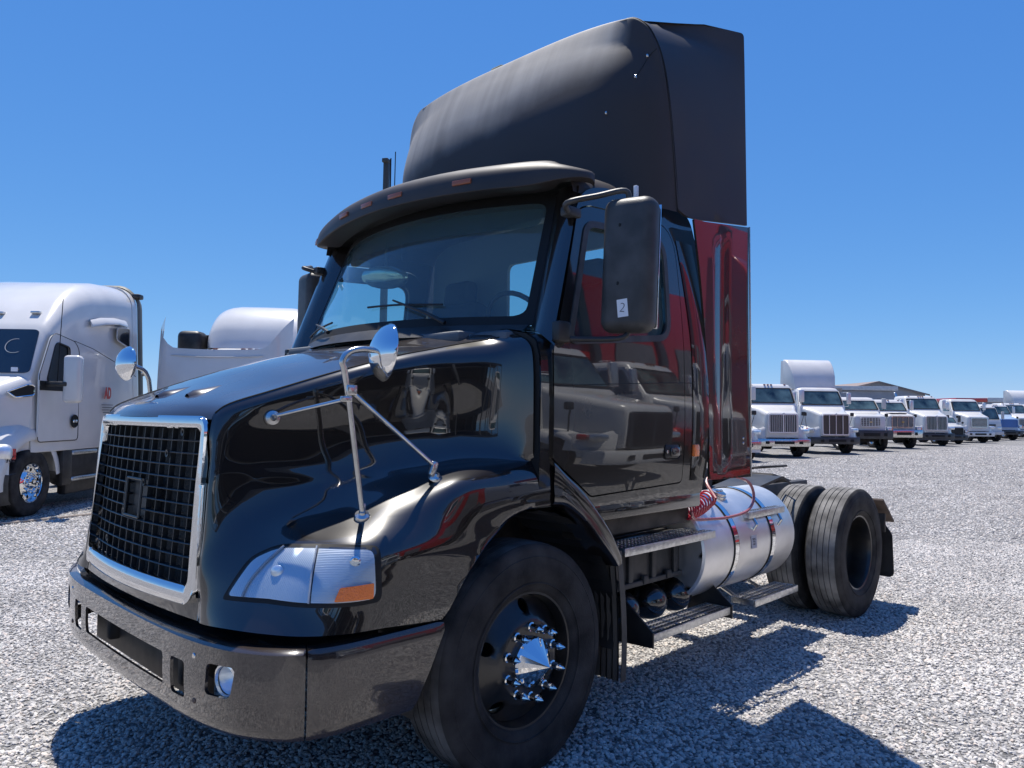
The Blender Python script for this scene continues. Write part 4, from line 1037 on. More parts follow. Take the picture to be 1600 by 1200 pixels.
for x in (-.92, -1.16, -1.4): mb.box((x, .975, .67), (.05, .03, .05), .01)
mb.build('battery_box', PLASTG, T)
for x in (-.77, -1.02, -1.27, -1.52): pass
for k, x in enumerate((-1.02, -1.30, -1.57)):
    a_ = empty('air_tank', parent=T)
    zt = .515
    mb = MB().lathe([(0, 1.02), (.04, 1.012), (.078, .985), (.10, .945), (.108, .90), (.108, .50)], (x+.0, 0, zt), 'Y', 32); mb.build('tank_shell', PAINT, a_, 50)
    MB().lathe([(.1095, .90), (.1105, .90), (.1105, .87), (.1095, .87)], (x, 0, zt), 'Y', 32).build('tank_band', CHROMES, a_)
# air hoses
pts = []
for k in range(10*16+1):
    t = k/16; L = t/10
    pts.append(Vector((-1.40-.32*L, 1.08-.02*L+.052*math.cos(2*math.pi*t), 1.05+.05*L-.02*math.sin(L*math.pi)+.052*math.sin(2*math.pi*t))))
tube('coiled_air_hose', pts, .0062, REDH, T, 6)
tube('air_hose', spline([pts[-1], (-1.80, 1.0, 1.20), (-1.92, 1.04, 1.23), (-2.10, 1.12, 1.19), (-2.14, 1.15, 1.09), (-2.02, 1.17, 1.01), (-1.80, 1.16, .985), (-1.58, 1.14, .99), (-1.46, 1.12, 1.0), pts[0]], 8), .0095, CLEARH, T, 8)
tube('air_hose', spline([(-1.98, .60, 1.40), (-1.90, .9, 1.26), (-1.80, .98, 1.25), (-1.70, .95, 1.26), (-1.60, .7, 1.3)], 8), .0085, REDH, T, 8)
box('tank_hose_fitting', (-1.72, .93, 1.16), (.05, .05, .09), REDH, T, .01)
mb = MB(); mb.box((-1.40, .60, 1.06), (.5, .3, .12), .03).tube([(-1.1, .7, .98), (-1.5, .72, 1.05), (-1.75, .6, 1.1)], .02, 8).tube([(-.9, .8, .95), (-1.3, .8, 1.0)], .015, 8); mb.build('frame_hardware', FRAME, T)
tube('exhaust_pipe', [(-1.40, .9, .94), (-1.36, .87, 1.12)], .03, CHROMES, T, 10)
# ------------------------------------------------------------------ other trucks
TH = R(47)
def rsec(x, yh, z0, z1, r_, crown=0, yc=0, n=4, taper=0):
    """rounded section in the yz plane at x"""
    o = []
    c = [(yh-r_-taper, z1-r_, 0), (-(yh-r_-taper), z1-r_, 90), (-(yh-.02), z0+.02, 180), (yh-.02, z0+.02, 270)]
    rr = [r_, r_, .02, .02]
    for (cy, cz, a0), q in zip(c, rr):
        for k in range(n+1):
            t = R(a0+90*k/n); y = cy+q*math.cos(t); z = cz+q*math.sin(t)
            if z > (z0+z1)/2: z += crown*max(0, 1-(y/yh)**2)
            o.append(Vector((x, yc+y, z)))
    return o
def zsec(z, x0, x1, yh, rf, rb, n=4):
    """rounded rectangle at height z: x0 front, x1 back"""
    o = []
    for (cx, cy, a0, q) in ((x0-rf, yh-rf, 0, rf), (x1+rb, yh-rb, 90, rb), (x1+rb, -(yh-rb), 180, rb), (x0-rf, -(yh-rf), 270, rf)):
        for k in range(n+1):
            t = R(a0+90*k/n); o.append(Vector((cx+q*math.cos(t), cy+q*math.sin(t), z)))
    return o
def simple_wheel(parent, x, y, s, rim=CHROMES, Ro=.505, wd=.27):
    W = empty('wheel', (x, y, Ro), parent=parent)
    h = wd/2
    mb = MB(); mb.lathe([(.28, -h*.7), (.31, -h*.92), (.40, -h), (Ro-.03, -h*.93), (Ro, -h*.78), (Ro, h*.78), (Ro-.03, h*.93), (.40, h), (.31, h*.92), (.28, h*.7)], n=36); mb.build('tyre', TYRE, W, 50)
    mb = MB(); mb.lathe([(.30, s*h*.86), (.28, s*h*.82), (.265, s*h*.4), (.24, s*h*.25), (.16, s*h*.55), (.15, s*h*.7), (.10, s*h*.7), (.09, s*h*1.0), (0, s*h*1.02)], n=32); mb.build('rim', rim, W, 30)
    return W
def fender(mb, s, yi, yo, Rw=.66, a0=8, a1=172, xo=0, zc=.5, lipz=None, drop=0):
    rws = []
    for k in range(17):
        t = R(a0+(a1-a0)*k/16); ex = 1+.10*max(0, math.cos(t))
        c_, s_ = math.cos(t)*Rw*ex+xo, math.sin(t)*Rw+zc
        def P(dr, y): return Vector((xo+(math.cos(t)*ex)*(Rw+dr), s*y, zc+math.sin(t)*(Rw+dr)))
        rws.append([P(.09, yi), P(.10, (yi+yo)/2), P(.085, yo-.07), P(.05, yo-.02), P(0, yo), P(-.05, yo), P(-.05, yo-.02)])
    mb.grid(rws)
CHROMEB = mat('weathered_chrome', (.70, .71, .72), .42, .75)
def bg_truck(px, py, label, th=TH, body=WHITE, hood=None, fend=None, grille='vert', gw=.60, gz=(1.0, 1.70), gcol=CHROMEB, gback=DGREY, bump=CHROMES, bump_h=.30, bump_z=.45,
             hz=(1.80, 2.04), hw=(.70, .88), nose=1.05, cabw=1.06, roof=3.0, wsb=2.14, cab=(-.15, -1.75), marks='amber', fairing=0, mirrors=CHROMEB, rim=CHROMES, stack=0, lights='round',
             lower=None, group='trucks parked side by side at an angle across the yard', hoodm=True, sleeper=0, scale=1, badge=None, wsmat=None, box_body=None, name='parked_truck', cat='truck', vent=False, cabover=False):
    hood = hood or body; fend = fend or hood; th = th+R(random.Random(int(px*10)).uniform(-2.5, 2.5))
    p = Vector((-math.sin(th), math.cos(th)))
    cx = px-1.08*p.x*scale; cy = py-1.08*p.y*scale
    V = empty(name, (cx, cy, 0), th, label, cat, group); V.scale = (scale,)*3
    xf, xb = cab
    # cab
    secs = [zsec(.98, xf+.10, xb, cabw+.03, .12, .05), zsec(1.2, xf+.12, xb, cabw+.05, .12, .05), zsec(wsb-.05, xf+.08, xb, cabw+.04, .14, .06), zsec(wsb+.02, xf+.02, xb, cabw+.02, .16, .06),
            zsec(roof-.12, xf-.34, xb+.02, cabw-.07, .18, .1), zsec(roof-.04, xf-.40, xb+.03, cabw-.12, .2, .14), zsec(roof, xf-.52, xb+.08, cabw-.25, .25, .2)]
    MB().loft(secs).build('cab', body, V, 50)
    g_ = wsmat or CABG
    def wf(u, v, d):   # windshield skin
        z = wsb+.05+(roof-.17-wsb-.05)*v; k = (z-wsb-.02)/(roof-.12-wsb-.02)
        yh = cabw+.02-.09*k; q = .16+.02*k; xx = xf+.02-.36*k; y = u*yh; e = abs(y)-(yh-q)
        if e > 0: xx -= q-math.sqrt(max(0, q*q-e*e))
        return (xx+.016-d, y, z)
    panel('windshield_frame', rloop([(-.94, 0), (.94, 0), (.94, 1), (-.94, 1)], .08, 4), [rloop([(-.87, .06), (.87, .06), (.87, .94), (-.87, .94)], .08, 4)], lambda u, v, d: wf(u, v, d-.008), .15, SEAM, V, .01)
    panel('windshield', rloop([(-.88, .05), (.88, .05), (.88, .95), (-.88, .95)], .08, 4), [], wf, .15, g_, V, 0)
    for s in (1, -1):
        def sf(u, v, d, s=s): return (u, s*((cabw+.035)-.11*max(0, (v-wsb)/(roof-wsb))+.012-d), v)
        D = empty('door', parent=V)
        dl = rloop([(xf-.05, 1.05), (xf-1.05, 1.05), (xf-1.05, roof-.15), (xf-.42, roof-.15), (xf-.06, wsb+.0)], .07, 3)
        wl = rloop([(xf-.22, wsb+.02), (xf-.98, wsb+.02), (xf-.98, roof-.22), (xf-.46, roof-.22)], .06, 3)
        panel('door_skin', dl, [wl], sf, .3, body, D, .02)
        panel('window', wl, [], lambda u, v, d, sf=sf: sf(u, v, .012), .3, g_, D, 0)
        box('door_handle', (xf-.95, s*(cabw+.06), 1.45), (.14, .02, .06), PLAST, D, .008)
        # tall mirrors
        mr = empty('mirror', parent=V)
        box('mirror_housing', (xf-.12, s*(cabw+.27), wsb+.36), (.10, .20, .52), mirrors, mr, .03, None, 3)
        mb = MB().tube([(xf-.2, s*(cabw-.02), wsb+.62), (xf-.14, s*(cabw+.25), wsb+.65), (xf-.14, s*(cabw+.27), wsb+.0), (xf-.2, s*cabw, wsb-.02)], .012, 6); mb.build('mirror_bracket', PLAST if mirrors is not CHROMEB else CHROMEB, mr)
        if not cabover:
            mb = MB(); fender(mb, s, hw[0]*.9, 1.16); mb.build('fender', fend, V, 50)
        simple_wheel(V, 0, s*1.02, s, rim)
        for yy in (1.05, .73): simple_wheel(V, -4.4, s*yy, s, rim)
        MB().box((xb+.45, s*.98, .72), (.9, .42, .44), .09, None, 3).build('fuel_tank', DIAM, V)
        MB().box((xf-.55, s*1.08, .62), (.7, .3, .08), .02).box((xf-.55, s*1.05, .95), (.8, .2, .08), .02).build('cab_step', DIAM, V)
        if hoodm:
            hm = empty('hood_mirror', parent=V)
            mb = MB().tube([(.35, s*.98, 1.15), (.42, s*1.08, 1.55), (.45, s*1.10, 1.68)], .012, 6); mb.build('mirror_arm', PLAST, hm)
            box('mirror_head', (.43, s*1.10, 1.76), (.07, .17, .16), PLAST if body is not REDP else CHROME, hm, .03)
    MB().box((-2.6, 0, .82), (5.6, .86, .24), .02).box((-4.4, 0, .5), (.25, 1.9, .25), .05).box((0, 0, .5), (.2, 1.8, .15), .03).build('chassis', FRAME, V)
    # hood
    z0, z1 = hz
    if not cabover:
        S = [rsec(nose-.0, hw[0]-.03, .80, z0-.10, .10, .02), rsec(nose-.04, hw[0], .78, z0-.02, .12, .03), rsec(nose-.20, hw[0]+.03, .80, z0+.02, .13, .035), rsec(.45, hw[0]*.45+hw[1]*.55, .95, (z0+z1)/2+.02, .14, .04), rsec(xf+.15, hw[1]+.08, 1.0, z1, .12, .05), rsec(xf, hw[1]+.12, 1.0, wsb+.0, .10, .05)]
        MB().loft(S).build('hood', hood, V, 50)
        if lights == 'swept':
            for s in (1, -1):
                S2 = [[Vector((x, s*y, z)) for (x, y, z) in q] for q in (
                    [(nose-.08, hw[0]-.02, .70), (nose-.08, hw[0]-.02, 1.15), (nose-.16, hw[0]+.05, 1.22)],
                    [(nose-.10, .88, .70), (nose-.12, .90, 1.02), (nose-.24, .88, 1.14)],
                    [(nose-.35, 1.13, .70), (nose-.36, 1.13, .98), (nose-.45, 1.08, 1.14)],
                    [(nose-.62, 1.16, .72), (nose-.60, 1.16, .98), (nose-.62, 1.10, 1.12)])]
                MB().grid(S2).build('fender_nose', fend, V, 60)
        Gp = empty('grille', parent=V)
        yb, (ga, gb) = gw, gz
        panel('grille_frame', rloop([(-yb, ga), (yb, ga), (yb, gb), (-yb, gb)], .09, 4), [rloop([(-yb+.045, ga+.045), (yb-.045, ga+.045), (yb-.045, gb-.045), (-yb+.045, gb-.045)], .07, 4)], lambda u, v, d: (nose+.085-d-.03*(u/yb)**2-.02*(v-ga), u, v), .3, gcol, Gp, .04)
        panel('grille_back', rloop([(-yb+.02, ga+.02), (yb-.02, ga+.02), (yb-.02, gb-.02), (-yb+.02, gb-.02)], .07, 4), [], lambda u, v, d: (nose+.055-.03*(u/yb)**2-.02*(v-ga), u, v), .2, gback, Gp, 0)
        mb = MB()
        if grille == 'vert':
            for k in range(1, 16):
                y = -yb+2*yb*k/16; mb.box((nose+.06-.03*(y/yb)**2, y, (ga+gb)/2), (.035, .014 if k != 8 else .045, gb-ga-.06))
        elif grille == 'horiz':
            for k in range(1, 8): mb.box((nose+.05, 0, ga+(gb-ga)*k/8), (.03, 2*yb-.07, .018))
        elif grille == 'grid':
            for k in range(1, 5): mb.box((nose+.05, 0, ga+(gb-ga)*k/5), (.04, 2*yb-.07, .030))
            for k in range(1, 7): mb.box((nose+.045, -yb+2*yb*k/7, (ga+gb)/2), (.05, .026, gb-ga-.07))
        elif grille == 'mesh':
            for k in (-1, 0, 1): mb.box((nose+.055, k*yb*.5, (ga+gb)/2), (.03, .03, gb-ga-.05))
        o = mb.build('grille_bars', gcol, Gp); o['kind'] = 'stuff'
        for s in (1, -1):
            hl = empty('headlight', parent=V)
            if lights == 'round':
                MB().box((nose-.10, s*(hw[0]+.20), 1.06), (.16, .28, .26), .05).build('lamp_bezel', fend, hl)
                MB().box((nose-.015, s*(hw[0]+.19), 1.06), (.03, .20, .17), .03).build('lens', REFL, hl)
                MB().box((nose-.05, s*(hw[0]+.33), 1.06), (.06, .05, .16), .02).build('turn_signal', AMBER, hl)
            else:
                MB().box((nose-.22, s*(hw[0]+.31), 1.06), (.26, .34, .17), .05, (0, 0, s*R(-38))).build('lens', REFL, hl)
                MB().box((nose-.36, s*(hw[0]+.47), 1.06), (.14, .10, .13), .03, (0, 0, s*R(-38))).build('turn_signal', REDL if body is not REDP else AMBER, hl)
        B = MB(); bz = bump_z+bump_h/2
        prof = [(nose+.16, 0), (nose+.155, .5), (nose+.10, .85), (nose-.02, 1.12), (nose-.30, 1.19)]
        full_ = [(x, y) for x, y in prof[::-1]]+[(x, -y) for x, y in prof[1:]]
        B.grid([[Vector((x, y, z)) for x, y in full_] for z in (bump_z, )]+[[Vector((x+.02, y, z)) for x, y in full_] for z in (bump_z+.06, bump_z+bump_h-.05)]+[[Vector((x, y, bump_z+bump_h)) for x, y in full_], [Vector((x-.12, y*.97, bump_z+bump_h)) for x, y in full_]])
        B.build('bumper', bump, V, 50)
        B = MB().box((nose+.172, 0, bz), (.03, .8, bump_h*.38), .01)
        for s in (1, -1): B.box((nose+.155, s*.66, bz), (.03, .18, bump_h*.38), .01, (0, 0, R(-8)*s))
        B.build('bumper_opening', SEAM, V)
        if lower:
            B = MB().grid([[Vector((x-.01, y*.99, z)) for x, y in full_] for z in (.34, .40, bump_z+.02)]); B.build('lower_bumper', lower, V, 50)
        if badge == 'bow':
            for (a1, b1) in (((.15, .03)), ((.06, .075))): pass
            MB().box((nose+.075, 0, (ga+gb)/2), (.015, .17, .028), .003).box((nose+.078, 0, (ga+gb)/2), (.015, .065, .065), .003).build('bow_tie_badge', GOLD, V)
        elif badge == 'oval':
            MB().lathe([(0, .012), (.05, .01), (.06, 0)], (nose+.07, 0, gb-.01), 'X', 20).build('round_badge', CHROMEB, V)
    else:
        B = MB().box((xf+.20, 0, .62), (.16, 2.2, .26), .05); B.build('bumper', bump, V)
        B = MB().box((xf+.14, 0, 1.18), (.06, 1.1, .16), .02); B.build('grille', DGREY, V)
        for s in (1, -1): MB().box((xf+.145, s*.82, .98), (.05, .3, .16), .03).build('headlight', REFL, V)
        B = MB().loft([zsec(.6, xf+.16, xf-.9, cabw+.05, .1, .05), zsec(1.1, xf+.14, xf-.9, cabw+.05, .1, .05)]); B.build('cab_skirt', body, V, 50)
    if marks:
        for y in (0, .14, -.14, .72, -.72):
            MB().box((xf-.40-.03*(y/.7)**2, y, roof-.03), (.09, .085, .035), .012).build('marker_light', AMBERD if marks == 'amber' else REDL, V)
    if fairing:
        h = fairing
        S = []
        for t in [i/7 for i in range(8)]:
            x = xf-.62-(.95)*t; S.append(rsec(x, .95+.18*t**.5, roof-.08, roof+.06+h*(math.sin(t*math.pi/2)**.62), .07, .04*t, n=4))
        MB().loft(S).build('roof_fairing', body, V, 50)
        for s in (1, -1): MB().grid([[Vector((x, s*y, z)) for (x, y, z) in ((xb+.12, 1.04, 1.2), (xb+.1, 1.02, roof), (xb+.02, .98, roof+h))], [Vector((x, s*y, z)) for (x, y, z) in ((xb-.30, 1.12, 1.2), (xb-.32, 1.12, roof), (xb-.34, 1.06, roof+h+.02))]]).build('side_extender', body, V)
    if sleeper:
        S = [zsec(1.0, xb+.1, xb-1.3, 1.14, .1, .1), zsec(roof-.3, xb+.1, xb-1.3, 1.14, .1, .1), zsec(roof+sleeper-.3, xb+.0, xb-1.3, 1.10, .25, .15), zsec(roof+sleeper, xb-.35, xb-1.25, .95, .3, .2)]
        MB().loft(S).build('sleeper', body, V, 50)
    if stack:
        tube('exhaust_stack', [(xb-.12, -.75, 1.0), (xb-.12, -.75, 3.0), (xb-.16, -.75, 3.12), (xb-.28, -.75, 3.2)], .07, RUST if stack == 2 else CHROMES, V, 10)
    if box_body:
        MB().box((-3.6, 0, 1.9), (3.4, 2.3, 1.8), .04).build('cargo_body', box_body, V)
    if vent: MB().box((.5, 0, hz[1]-.02), (.5, .9, .05), .02).build('hood_band', DGREY, V)
    return V
bg_truck(-23.6, -9.75, 'white truck at the near end of the right-hand row, half hidden by the black truck', mirrors=WHITE, lower=WHITE, lights='swept')
bg_truck(-27.9, -9.75, 'white truck with chrome vertical-bar grille and orange cab lights, left of the tall fairing', lights='swept', hw=(.66, .88), gw=.60, gz=(.98, 1.74), badge='oval', bump=CHROMES)
bg_truck(-32.7, -9.6, 'white truck with tall white roof fairing and square brown mesh grille', fairing=1.30, grille='mesh', gback=BROWNM, gw=.62, gz=(.84, 1.76), bump=DGREY, lights='swept', hw=(.66, .9), marks=None, roof=3.0, badge='oval')
bg_truck(-37.3, -9.6, 'low white truck with chequered grille, gold badge and dark flat bumper', grille='grid', gw=.50, gz=(1.18, 1.66), gcol=WHITE, gback=SEAM, hz=(1.74, 1.88), wsb=1.98, roof=2.66, bump=DGREY, bump_h=.42, bump_z=.60, badge='bow', marks=None, mirrors=WHITE2, hw=(.76, .92), rim=WHITE2)
bg_truck(-42.1, -9.7, 'truck with grey hood top and worn grey grille between two white trucks', hood=mat('worn_hood', (.50, .49, .48), .5, noise_scale=3, noise_amt=.2), grille='mesh', gw=.60, gz=(1.12, 1.72), gcol=CHROMES, gback=GREYP, hz=(1.78, 1.90), wsb=1.98, roof=2.64, bump=CHROMES, bump_z=.6, bump_h=.4, vent=True, badge='bow', hw=(.74, .9))
bg_truck(-48.3, -9.7, 'white truck with big rounded green-tinted chrome grille over a dark lower bumper', gw=.66, gz=(.92, 1.76), hw=(.74, .9), bump=DGREY, lower=DGREY, lights='swept', badge='oval', stack=1, gback=mat('green_grille_back', (.03, .07, .06), .4))
bg_truck(-52.6, -9.9, 'small truck with white hood and black front between two large white trucks', scale=.78, grille='horiz', gcol=DGREY, gback=SEAM, gw=.70, gz=(.75, 1.35), fend=DGREY, bump=DGREY, lower=DGREY, marks=None, hoodm=True, hz=(1.50, 1.62), wsb=1.72, roof=2.35, mirrors=DGREY, hw=(.78, .86), cat='pickup truck')
bg_truck(-57.6, -9.6, 'white truck with flat grey square grille and white bumper', grille='horiz', gw=.58, gz=(1.05, 1.72), gcol=CHROMES, gback=GREYP, bump=WHITE, marks=None, hw=(.74, .9), lights='swept')
bg_truck(-61.8, -9.7, 'flat-fronted white cab-over truck near the far end of the row', cabover=True, cab=(.55, -1.1), roof=2.60, wsb=1.55, cabw=1.0, hoodm=False, mirrors=WHITE2, bump=WHITE2, marks='amber', rim=WHITE2)
bg_truck(-67.4, -9.7, 'pale blue truck with bright blue square grille', body=WHITE, hood=LBLUEP, grille='horiz', gcol=BLUEP, gback=BLUEP, gw=.66, gz=(1.0, 1.60), bump=DGREY, hw=(.74, .9), marks='amber', hz=(1.7, 1.92), wsb=2.0, roof=2.8)
bg_truck(-73.3, -9.7, 'white truck behind the blue-grilled truck at the right edge of the photograph', lights='swept', bump=WHITE)
bg_truck(-79.5, -9.7, 'white truck with tall rounded roof fairing far down the row', fairing=1.25, lights='swept')

# truck with its hood tipped forward, next to the sleeper truck
tl = bg_truck(-5.07, -9.97, 'white truck with its hood tipped forward and a wrinkled white roof fairing behind', group='trucks parked side by side at an angle across the yard', hoodm=False, marks='amber', roof=2.92, wsb=2.1, fairing=0, cabw=1.05, cab=(-.35, -1.95), mirrors=WHITE)
for ch in list(tl.children):
    if ch.name.split('.')[0] in ('hood', 'grille', 'fender', 'fender_nose', 'headlight'):
        for c2 in list(ch.children): bpy.data.objects.remove(c2)
        bpy.data.objects.remove(ch)
rws = []
for i in range(13):
    t = i/12; z = .75+2.45*t
    row = []
    for k in range(-12, 13):
        u = k/12; y = 1.20*u*(1 if t > .25 else .86+.56*t)
        horn = .0
        ztop = 2.72+.06*u*u+.62*max(0, (abs(u)-.62)/.38)**2.1
        zz = .75+(ztop-.75)*t
        x = 1.22-.12*abs(u)**2.5+.07*math.sin(t*math.pi)-.55*max(0, (abs(u)-.86)/.14)**1.5*(.4+.6*t)
        row.append(Vector((x, y, zz)))
    rws.append(row)
MB().grid(rws).build('tipped_hood', WHITE, tl, 60)
tube('hood_groove', [Vector((1.265-.07*(k/10)**2, .82*k/10, 2.585+.03*(k/10)**2)) for k in range(-10, 11)], .010, WHITE2, tl, 6)
# wrinkled roof fairing
S = []
for t in [i/9 for i in range(10)]:
    x = -.95-1.1*t; h = 1.02*math.sin(t*math.pi/2)**.55
    sec = []
    for k in range(25):
        q = math.pi*k/24; y = 1.12*(.80+.20*t**.4)*math.copysign(abs(math.cos(q))**.35, math.cos(q)); z = 2.93+h*abs(math.sin(q))**.45
        dent = .05*math.sin(4*q+3*t)*t*(1-.4*t); sec.append(Vector((x+.45*dent, y*(1-.4*dent), z-abs(dent)*.6)))
    S.append(sec)
MB().grid(S).build('roof_fairing', WHITE, tl, 70)
mb = MB().box((-1.2, -1.35, 3.02), (.5, .5, .55), .12, None, 4); mb.build('air_cleaner', PLAST, tl)
mb = MB().box((-1.7, -.75, 3.10), (.6, .9, .3), .04); mb.build('cab_extender', PLAST, tl)

# ------------------------------------------------------------------ white sleeper truck at the left
def sleeper_truck():
    wx, wy = -.58, -9.62
    p = Vector((-math.sin(TH), math.cos(TH)))
    V = empty('sleeper_truck', (wx-1.16*p.x, wy-1.16*p.y, 0), TH, 'large white sleeper truck with red letters AD on its side', 'semi truck', 'trucks parked side by side at an angle across the yard')
    def prof(x):   # roof height along the body
        pts = [(.06, 2.12), (-.14, 2.50), (-.33, 2.86), (-.50, 3.02), (-.85, 3.32), (-1.25, 3.56), (-1.7, 3.74), (-2.3, 3.86), (-3.0, 3.92), (-3.5, 3.92)]
        if x >= pts[0][0]: return pts[0][1]
        for (x0, z0), (x1, z1) in zip(pts, pts[1:]):
            if x1 <= x <= x0: return z0+(z1-z0)*(x0-x)/(x0-x1)
        return pts[-1][1]
    S = []
    for x in (.06, -.04, -.14, -.24, -.33, -.41, -.50, -.65, -.85, -1.05, -1.25, -1.5, -1.7, -2.0, -2.3, -2.6, -2.9, -3.2):
        z1 = prof(x); rr_ = .16 if x > -.5 else .16+.22*min(1, (-.5-x)/1.5)
        S.append(rsec(x, 1.20 if x < -.5 else 1.16+.04*min(1, (.06-x)/.5), .95, z1, rr_, .09, n=6, taper=.05+.03*(z1-2)))
    CBo = MB().loft(S).build('cab_body', WHITE, V, 60)
    CB = BVHTree.FromPolygons([v.co for v in CBo.data.vertices], [list(p_.vertices) for p_ in CBo.data.polygons])
    MB().loft([rsec(x, 1.20, .95, 3.96, .38, .09, n=6, taper=.11) for x in (-3.22, -3.42)]).build('sleeper_rear', WHITE, V, 60)
    MB().grid([[Vector((-3.43+dx, q.y*sc_, .95+(q.z-.95)*sc_)) for q in rsec(0, 1.20, .95, 3.98, .38, .09, n=6, taper=.11)] for dx, sc_ in ((0, 1.0), (-.05, 1.012), (-.22, 1.0), (-.24, .98))], True).build('side_extender', mat('olive_rubber', (.10, .10, .085), .6), V, 50)
    MB().box((-3.50, 1.02, 3.86), (.20, .25, .10), .03).build('extender_cap', PLAST, V)
    def wf(u, v, d):
        y = u*(1.10-.06*v); z = 2.15+.70*v; h = CB.ray_cast(Vector((2, y, z)), Vector((-1, 0, 0)))
        return Vector(((h[0].x if h[0] else -.2)+.014-d, y, z))
    panel('windshield', rloop([(-.98, 0), (.98, 0), (.98, 1), (-.98, 1)], .09, 5), [], wf, .1, mat('dark_windshield', (.012, .02, .03), .05, coat=1), V, .01)
    
    Mx = frame_M(wf(.62, .62, -.008), (0, 1, 0), (.87, .04, .49))
    text('windshield_letter', 'C', .42, Mx @ Matrix.Translation((.06, -.02, 0)), WHITE2, V, .001, -.016)
    text('windshield_writing', 'Available\n     702', .105, frame_M(wf(.22, .80, -.010), (0, 1, 0), (.87, .04, .49)), WHITE2, V, .001, -.004)
    box('paper_note', wf(.80, .06, -.008), (.003, .10, .09), PAPER, V, .001)
    # door with window
    for s in (1, -1):
        def sf(u, v, d, s=s, o=.006):
            base = 1.205-.03*max(0, v-2.0)*(1.25); return (u, s*(base+o-d), v)
        D = empty('door', parent=V)
        dl = rloop([(-.02, 1.12), (-1.14, 1.12), (-1.14, 2.60), (-1.02, 2.72), (-.46, 2.80), (-.34, 2.74), (-.02, 2.12)], .07, 4)
        wl = rloop([(-.20, 2.05), (-.86, 2.05), (-.86, 2.62), (-.52, 2.67), (-.44, 2.62)], .06, 4)
        panel('door_skin', dl, [wl], sf, .2, WHITE, D, .03)
        panel('window', wl, [], lambda u, v, d, sf=sf: sf(u, v, .015), .3, DARKG, D, 0)
        tube('window_trim', [Vector(sf(q[0], q[1], -.004)) for q in wl+wl[:1]], .012, PLAST, D, 6)
        tube('door_seam', [Vector(sf(q[0], q[1], -.001)) for q in offset(dl, .012)], .006, SEAM, D, 5)
        tube('roof_seam', [Vector(sf(x, z, -.006)) for x, z in ((-1.0, 2.74), (-1.6, 2.66), (-2.4, 2.48), (-3.2, 2.26))], .006, SEAM, V, 5)
        panel('door_band', rloop([(-.02, 1.90), (-.90, 1.90), (-.90, 2.045), (-.02, 2.045)], .02, 3), [], lambda u, v, d, sf=sf: sf(u, v, d-.008), .2, SEAM, D, .01)
        MB().lathe([(0, .0), (.09, .0), (.105, .012), (.11, 0)], (-.99, s*1.235, 1.42), 'Y', 24, 1).build('handle_recess', SEAM, D)
        box('door_handle', (-.99, s*1.245, 1.42), (.12, .02, .05), CHROME, D, .01)
        sw = rloop([(-2.42, 2.90), (-2.95, 2.78), (-2.95, 3.16), (-2.45, 3.13)], .07, 4)
        panel('sleeper_window', sw, [], lambda u, v, d, sf=sf: sf(u, v, d-.012), .3, mat('dark_window', (.012, .015, .02), .08, coat=1), V, .01)
        tube('sleeper_window_trim', [Vector(sf(q[0], q[1], -.016)) for q in sw+sw[:1]], .012, WHITE2, V, 6)
        MB().loft([[Vector((x, s*y, z)) for (y, z) in ((1.17, zc-.03), (1.17+o_, zc-.02), (1.17+o_, zc+.02), (1.15, zc+.10))] for (x, zc, o_) in ((-1.55, 3.06, .02), (-1.9, 3.14, .09), (-2.4, 3.20, .08), (-2.85, 3.20, .02))]).build('cabin_brow', WHITE, V, 60)
        # mirrors
        mr = empty('mirror', parent=V)
        box('mirror_housing', (-.25, s*1.58, 2.08), (.16, .26, .74), WHITE, mr, .06, None, 4)
        MB().box((-.33, s*1.58, 2.08), (.01, .22, .68), .01).build('mirror_glass', CHROME, mr)
        MB().box((-.19, s*1.33, 2.0), (.08, .4, .07), .02).build('mirror_arm', PLAST, mr)
        # fender, steps, skirt
        mb = MB(); rws = []
        for k in range(21):
            t = R(-5+178*k/20); ex = 1+.18*max(0, math.cos(t))
            def P(dr, y): return Vector((math.cos(t)*ex*(.66+dr)+.0, s*y, .50+math.sin(t)*(.66+dr)*1.06))
            rws.append([P(.26, .70), P(.24, .92), P(.17, 1.08), P(.08, 1.17), P(-.02, 1.19), P(-.05, 1.18)])
        mb.grid(rws); mb.build('fender', WHITE, V, 60)
        MB().box((-1.95, s*1.10, .60), (2.1, .16, .75), .05).build('side_skirt', PLAST, V)
        MB().box((-.92, s*1.13, .68), (.30, .14, .62), .06).build('fender_skirt', PLAST, V)
        for z, x in ((.90, -1.42), (.47, -1.42)):
            box('cab_step', (x, s*1.17, z), (.80, .10, .075), DIAM, V, .03, None, 3)
        W = empty('wheel', (0, s*1.03, .505), parent=V)
        mb = MB(); tp = tyre_prof(.27, .505, .28); mb.lathe(tp, n=48); mb.lathe([(r_, -h) for r_, h in tp], n=48); mb.lathe(tread_prof(.27, .505), n=48); mb.build('tyre', TYRE, W, 40)
        mb = MB(); mb.lathe([(.29, s*.115), (.30, s*.122), (.285, s*.12), (.272, s*.09), (.262, s*.06), (.255, s*.04)], n=48); mb.build('rim', CHROME, W, 40)
        out_ = [(.256*math.cos(t), .256*math.sin(t)) for t in [2*math.pi*k/48 for k in range(48)]]
        hl = [[(.215*math.cos(R(36*k+10))+.028*math.cos(q), .215*math.sin(R(36*k+10))+.028*math.sin(q)) for q in [2*math.pi*j/10 for j in range(10)]] for k in range(10)]
        panel('rim_disc', out_, hl, lambda u, v, d, s=s: (u, s*(.05+.05*max(0, min(1, (.19-math.hypot(u, v))/.05))-d), v), .03, CHROME, W, .01)
        mb = MB(); mb.lathe([(0, -s*.02), (.25, -s*.02)], n=20); mb.build('brake_drum', SEAM, W)
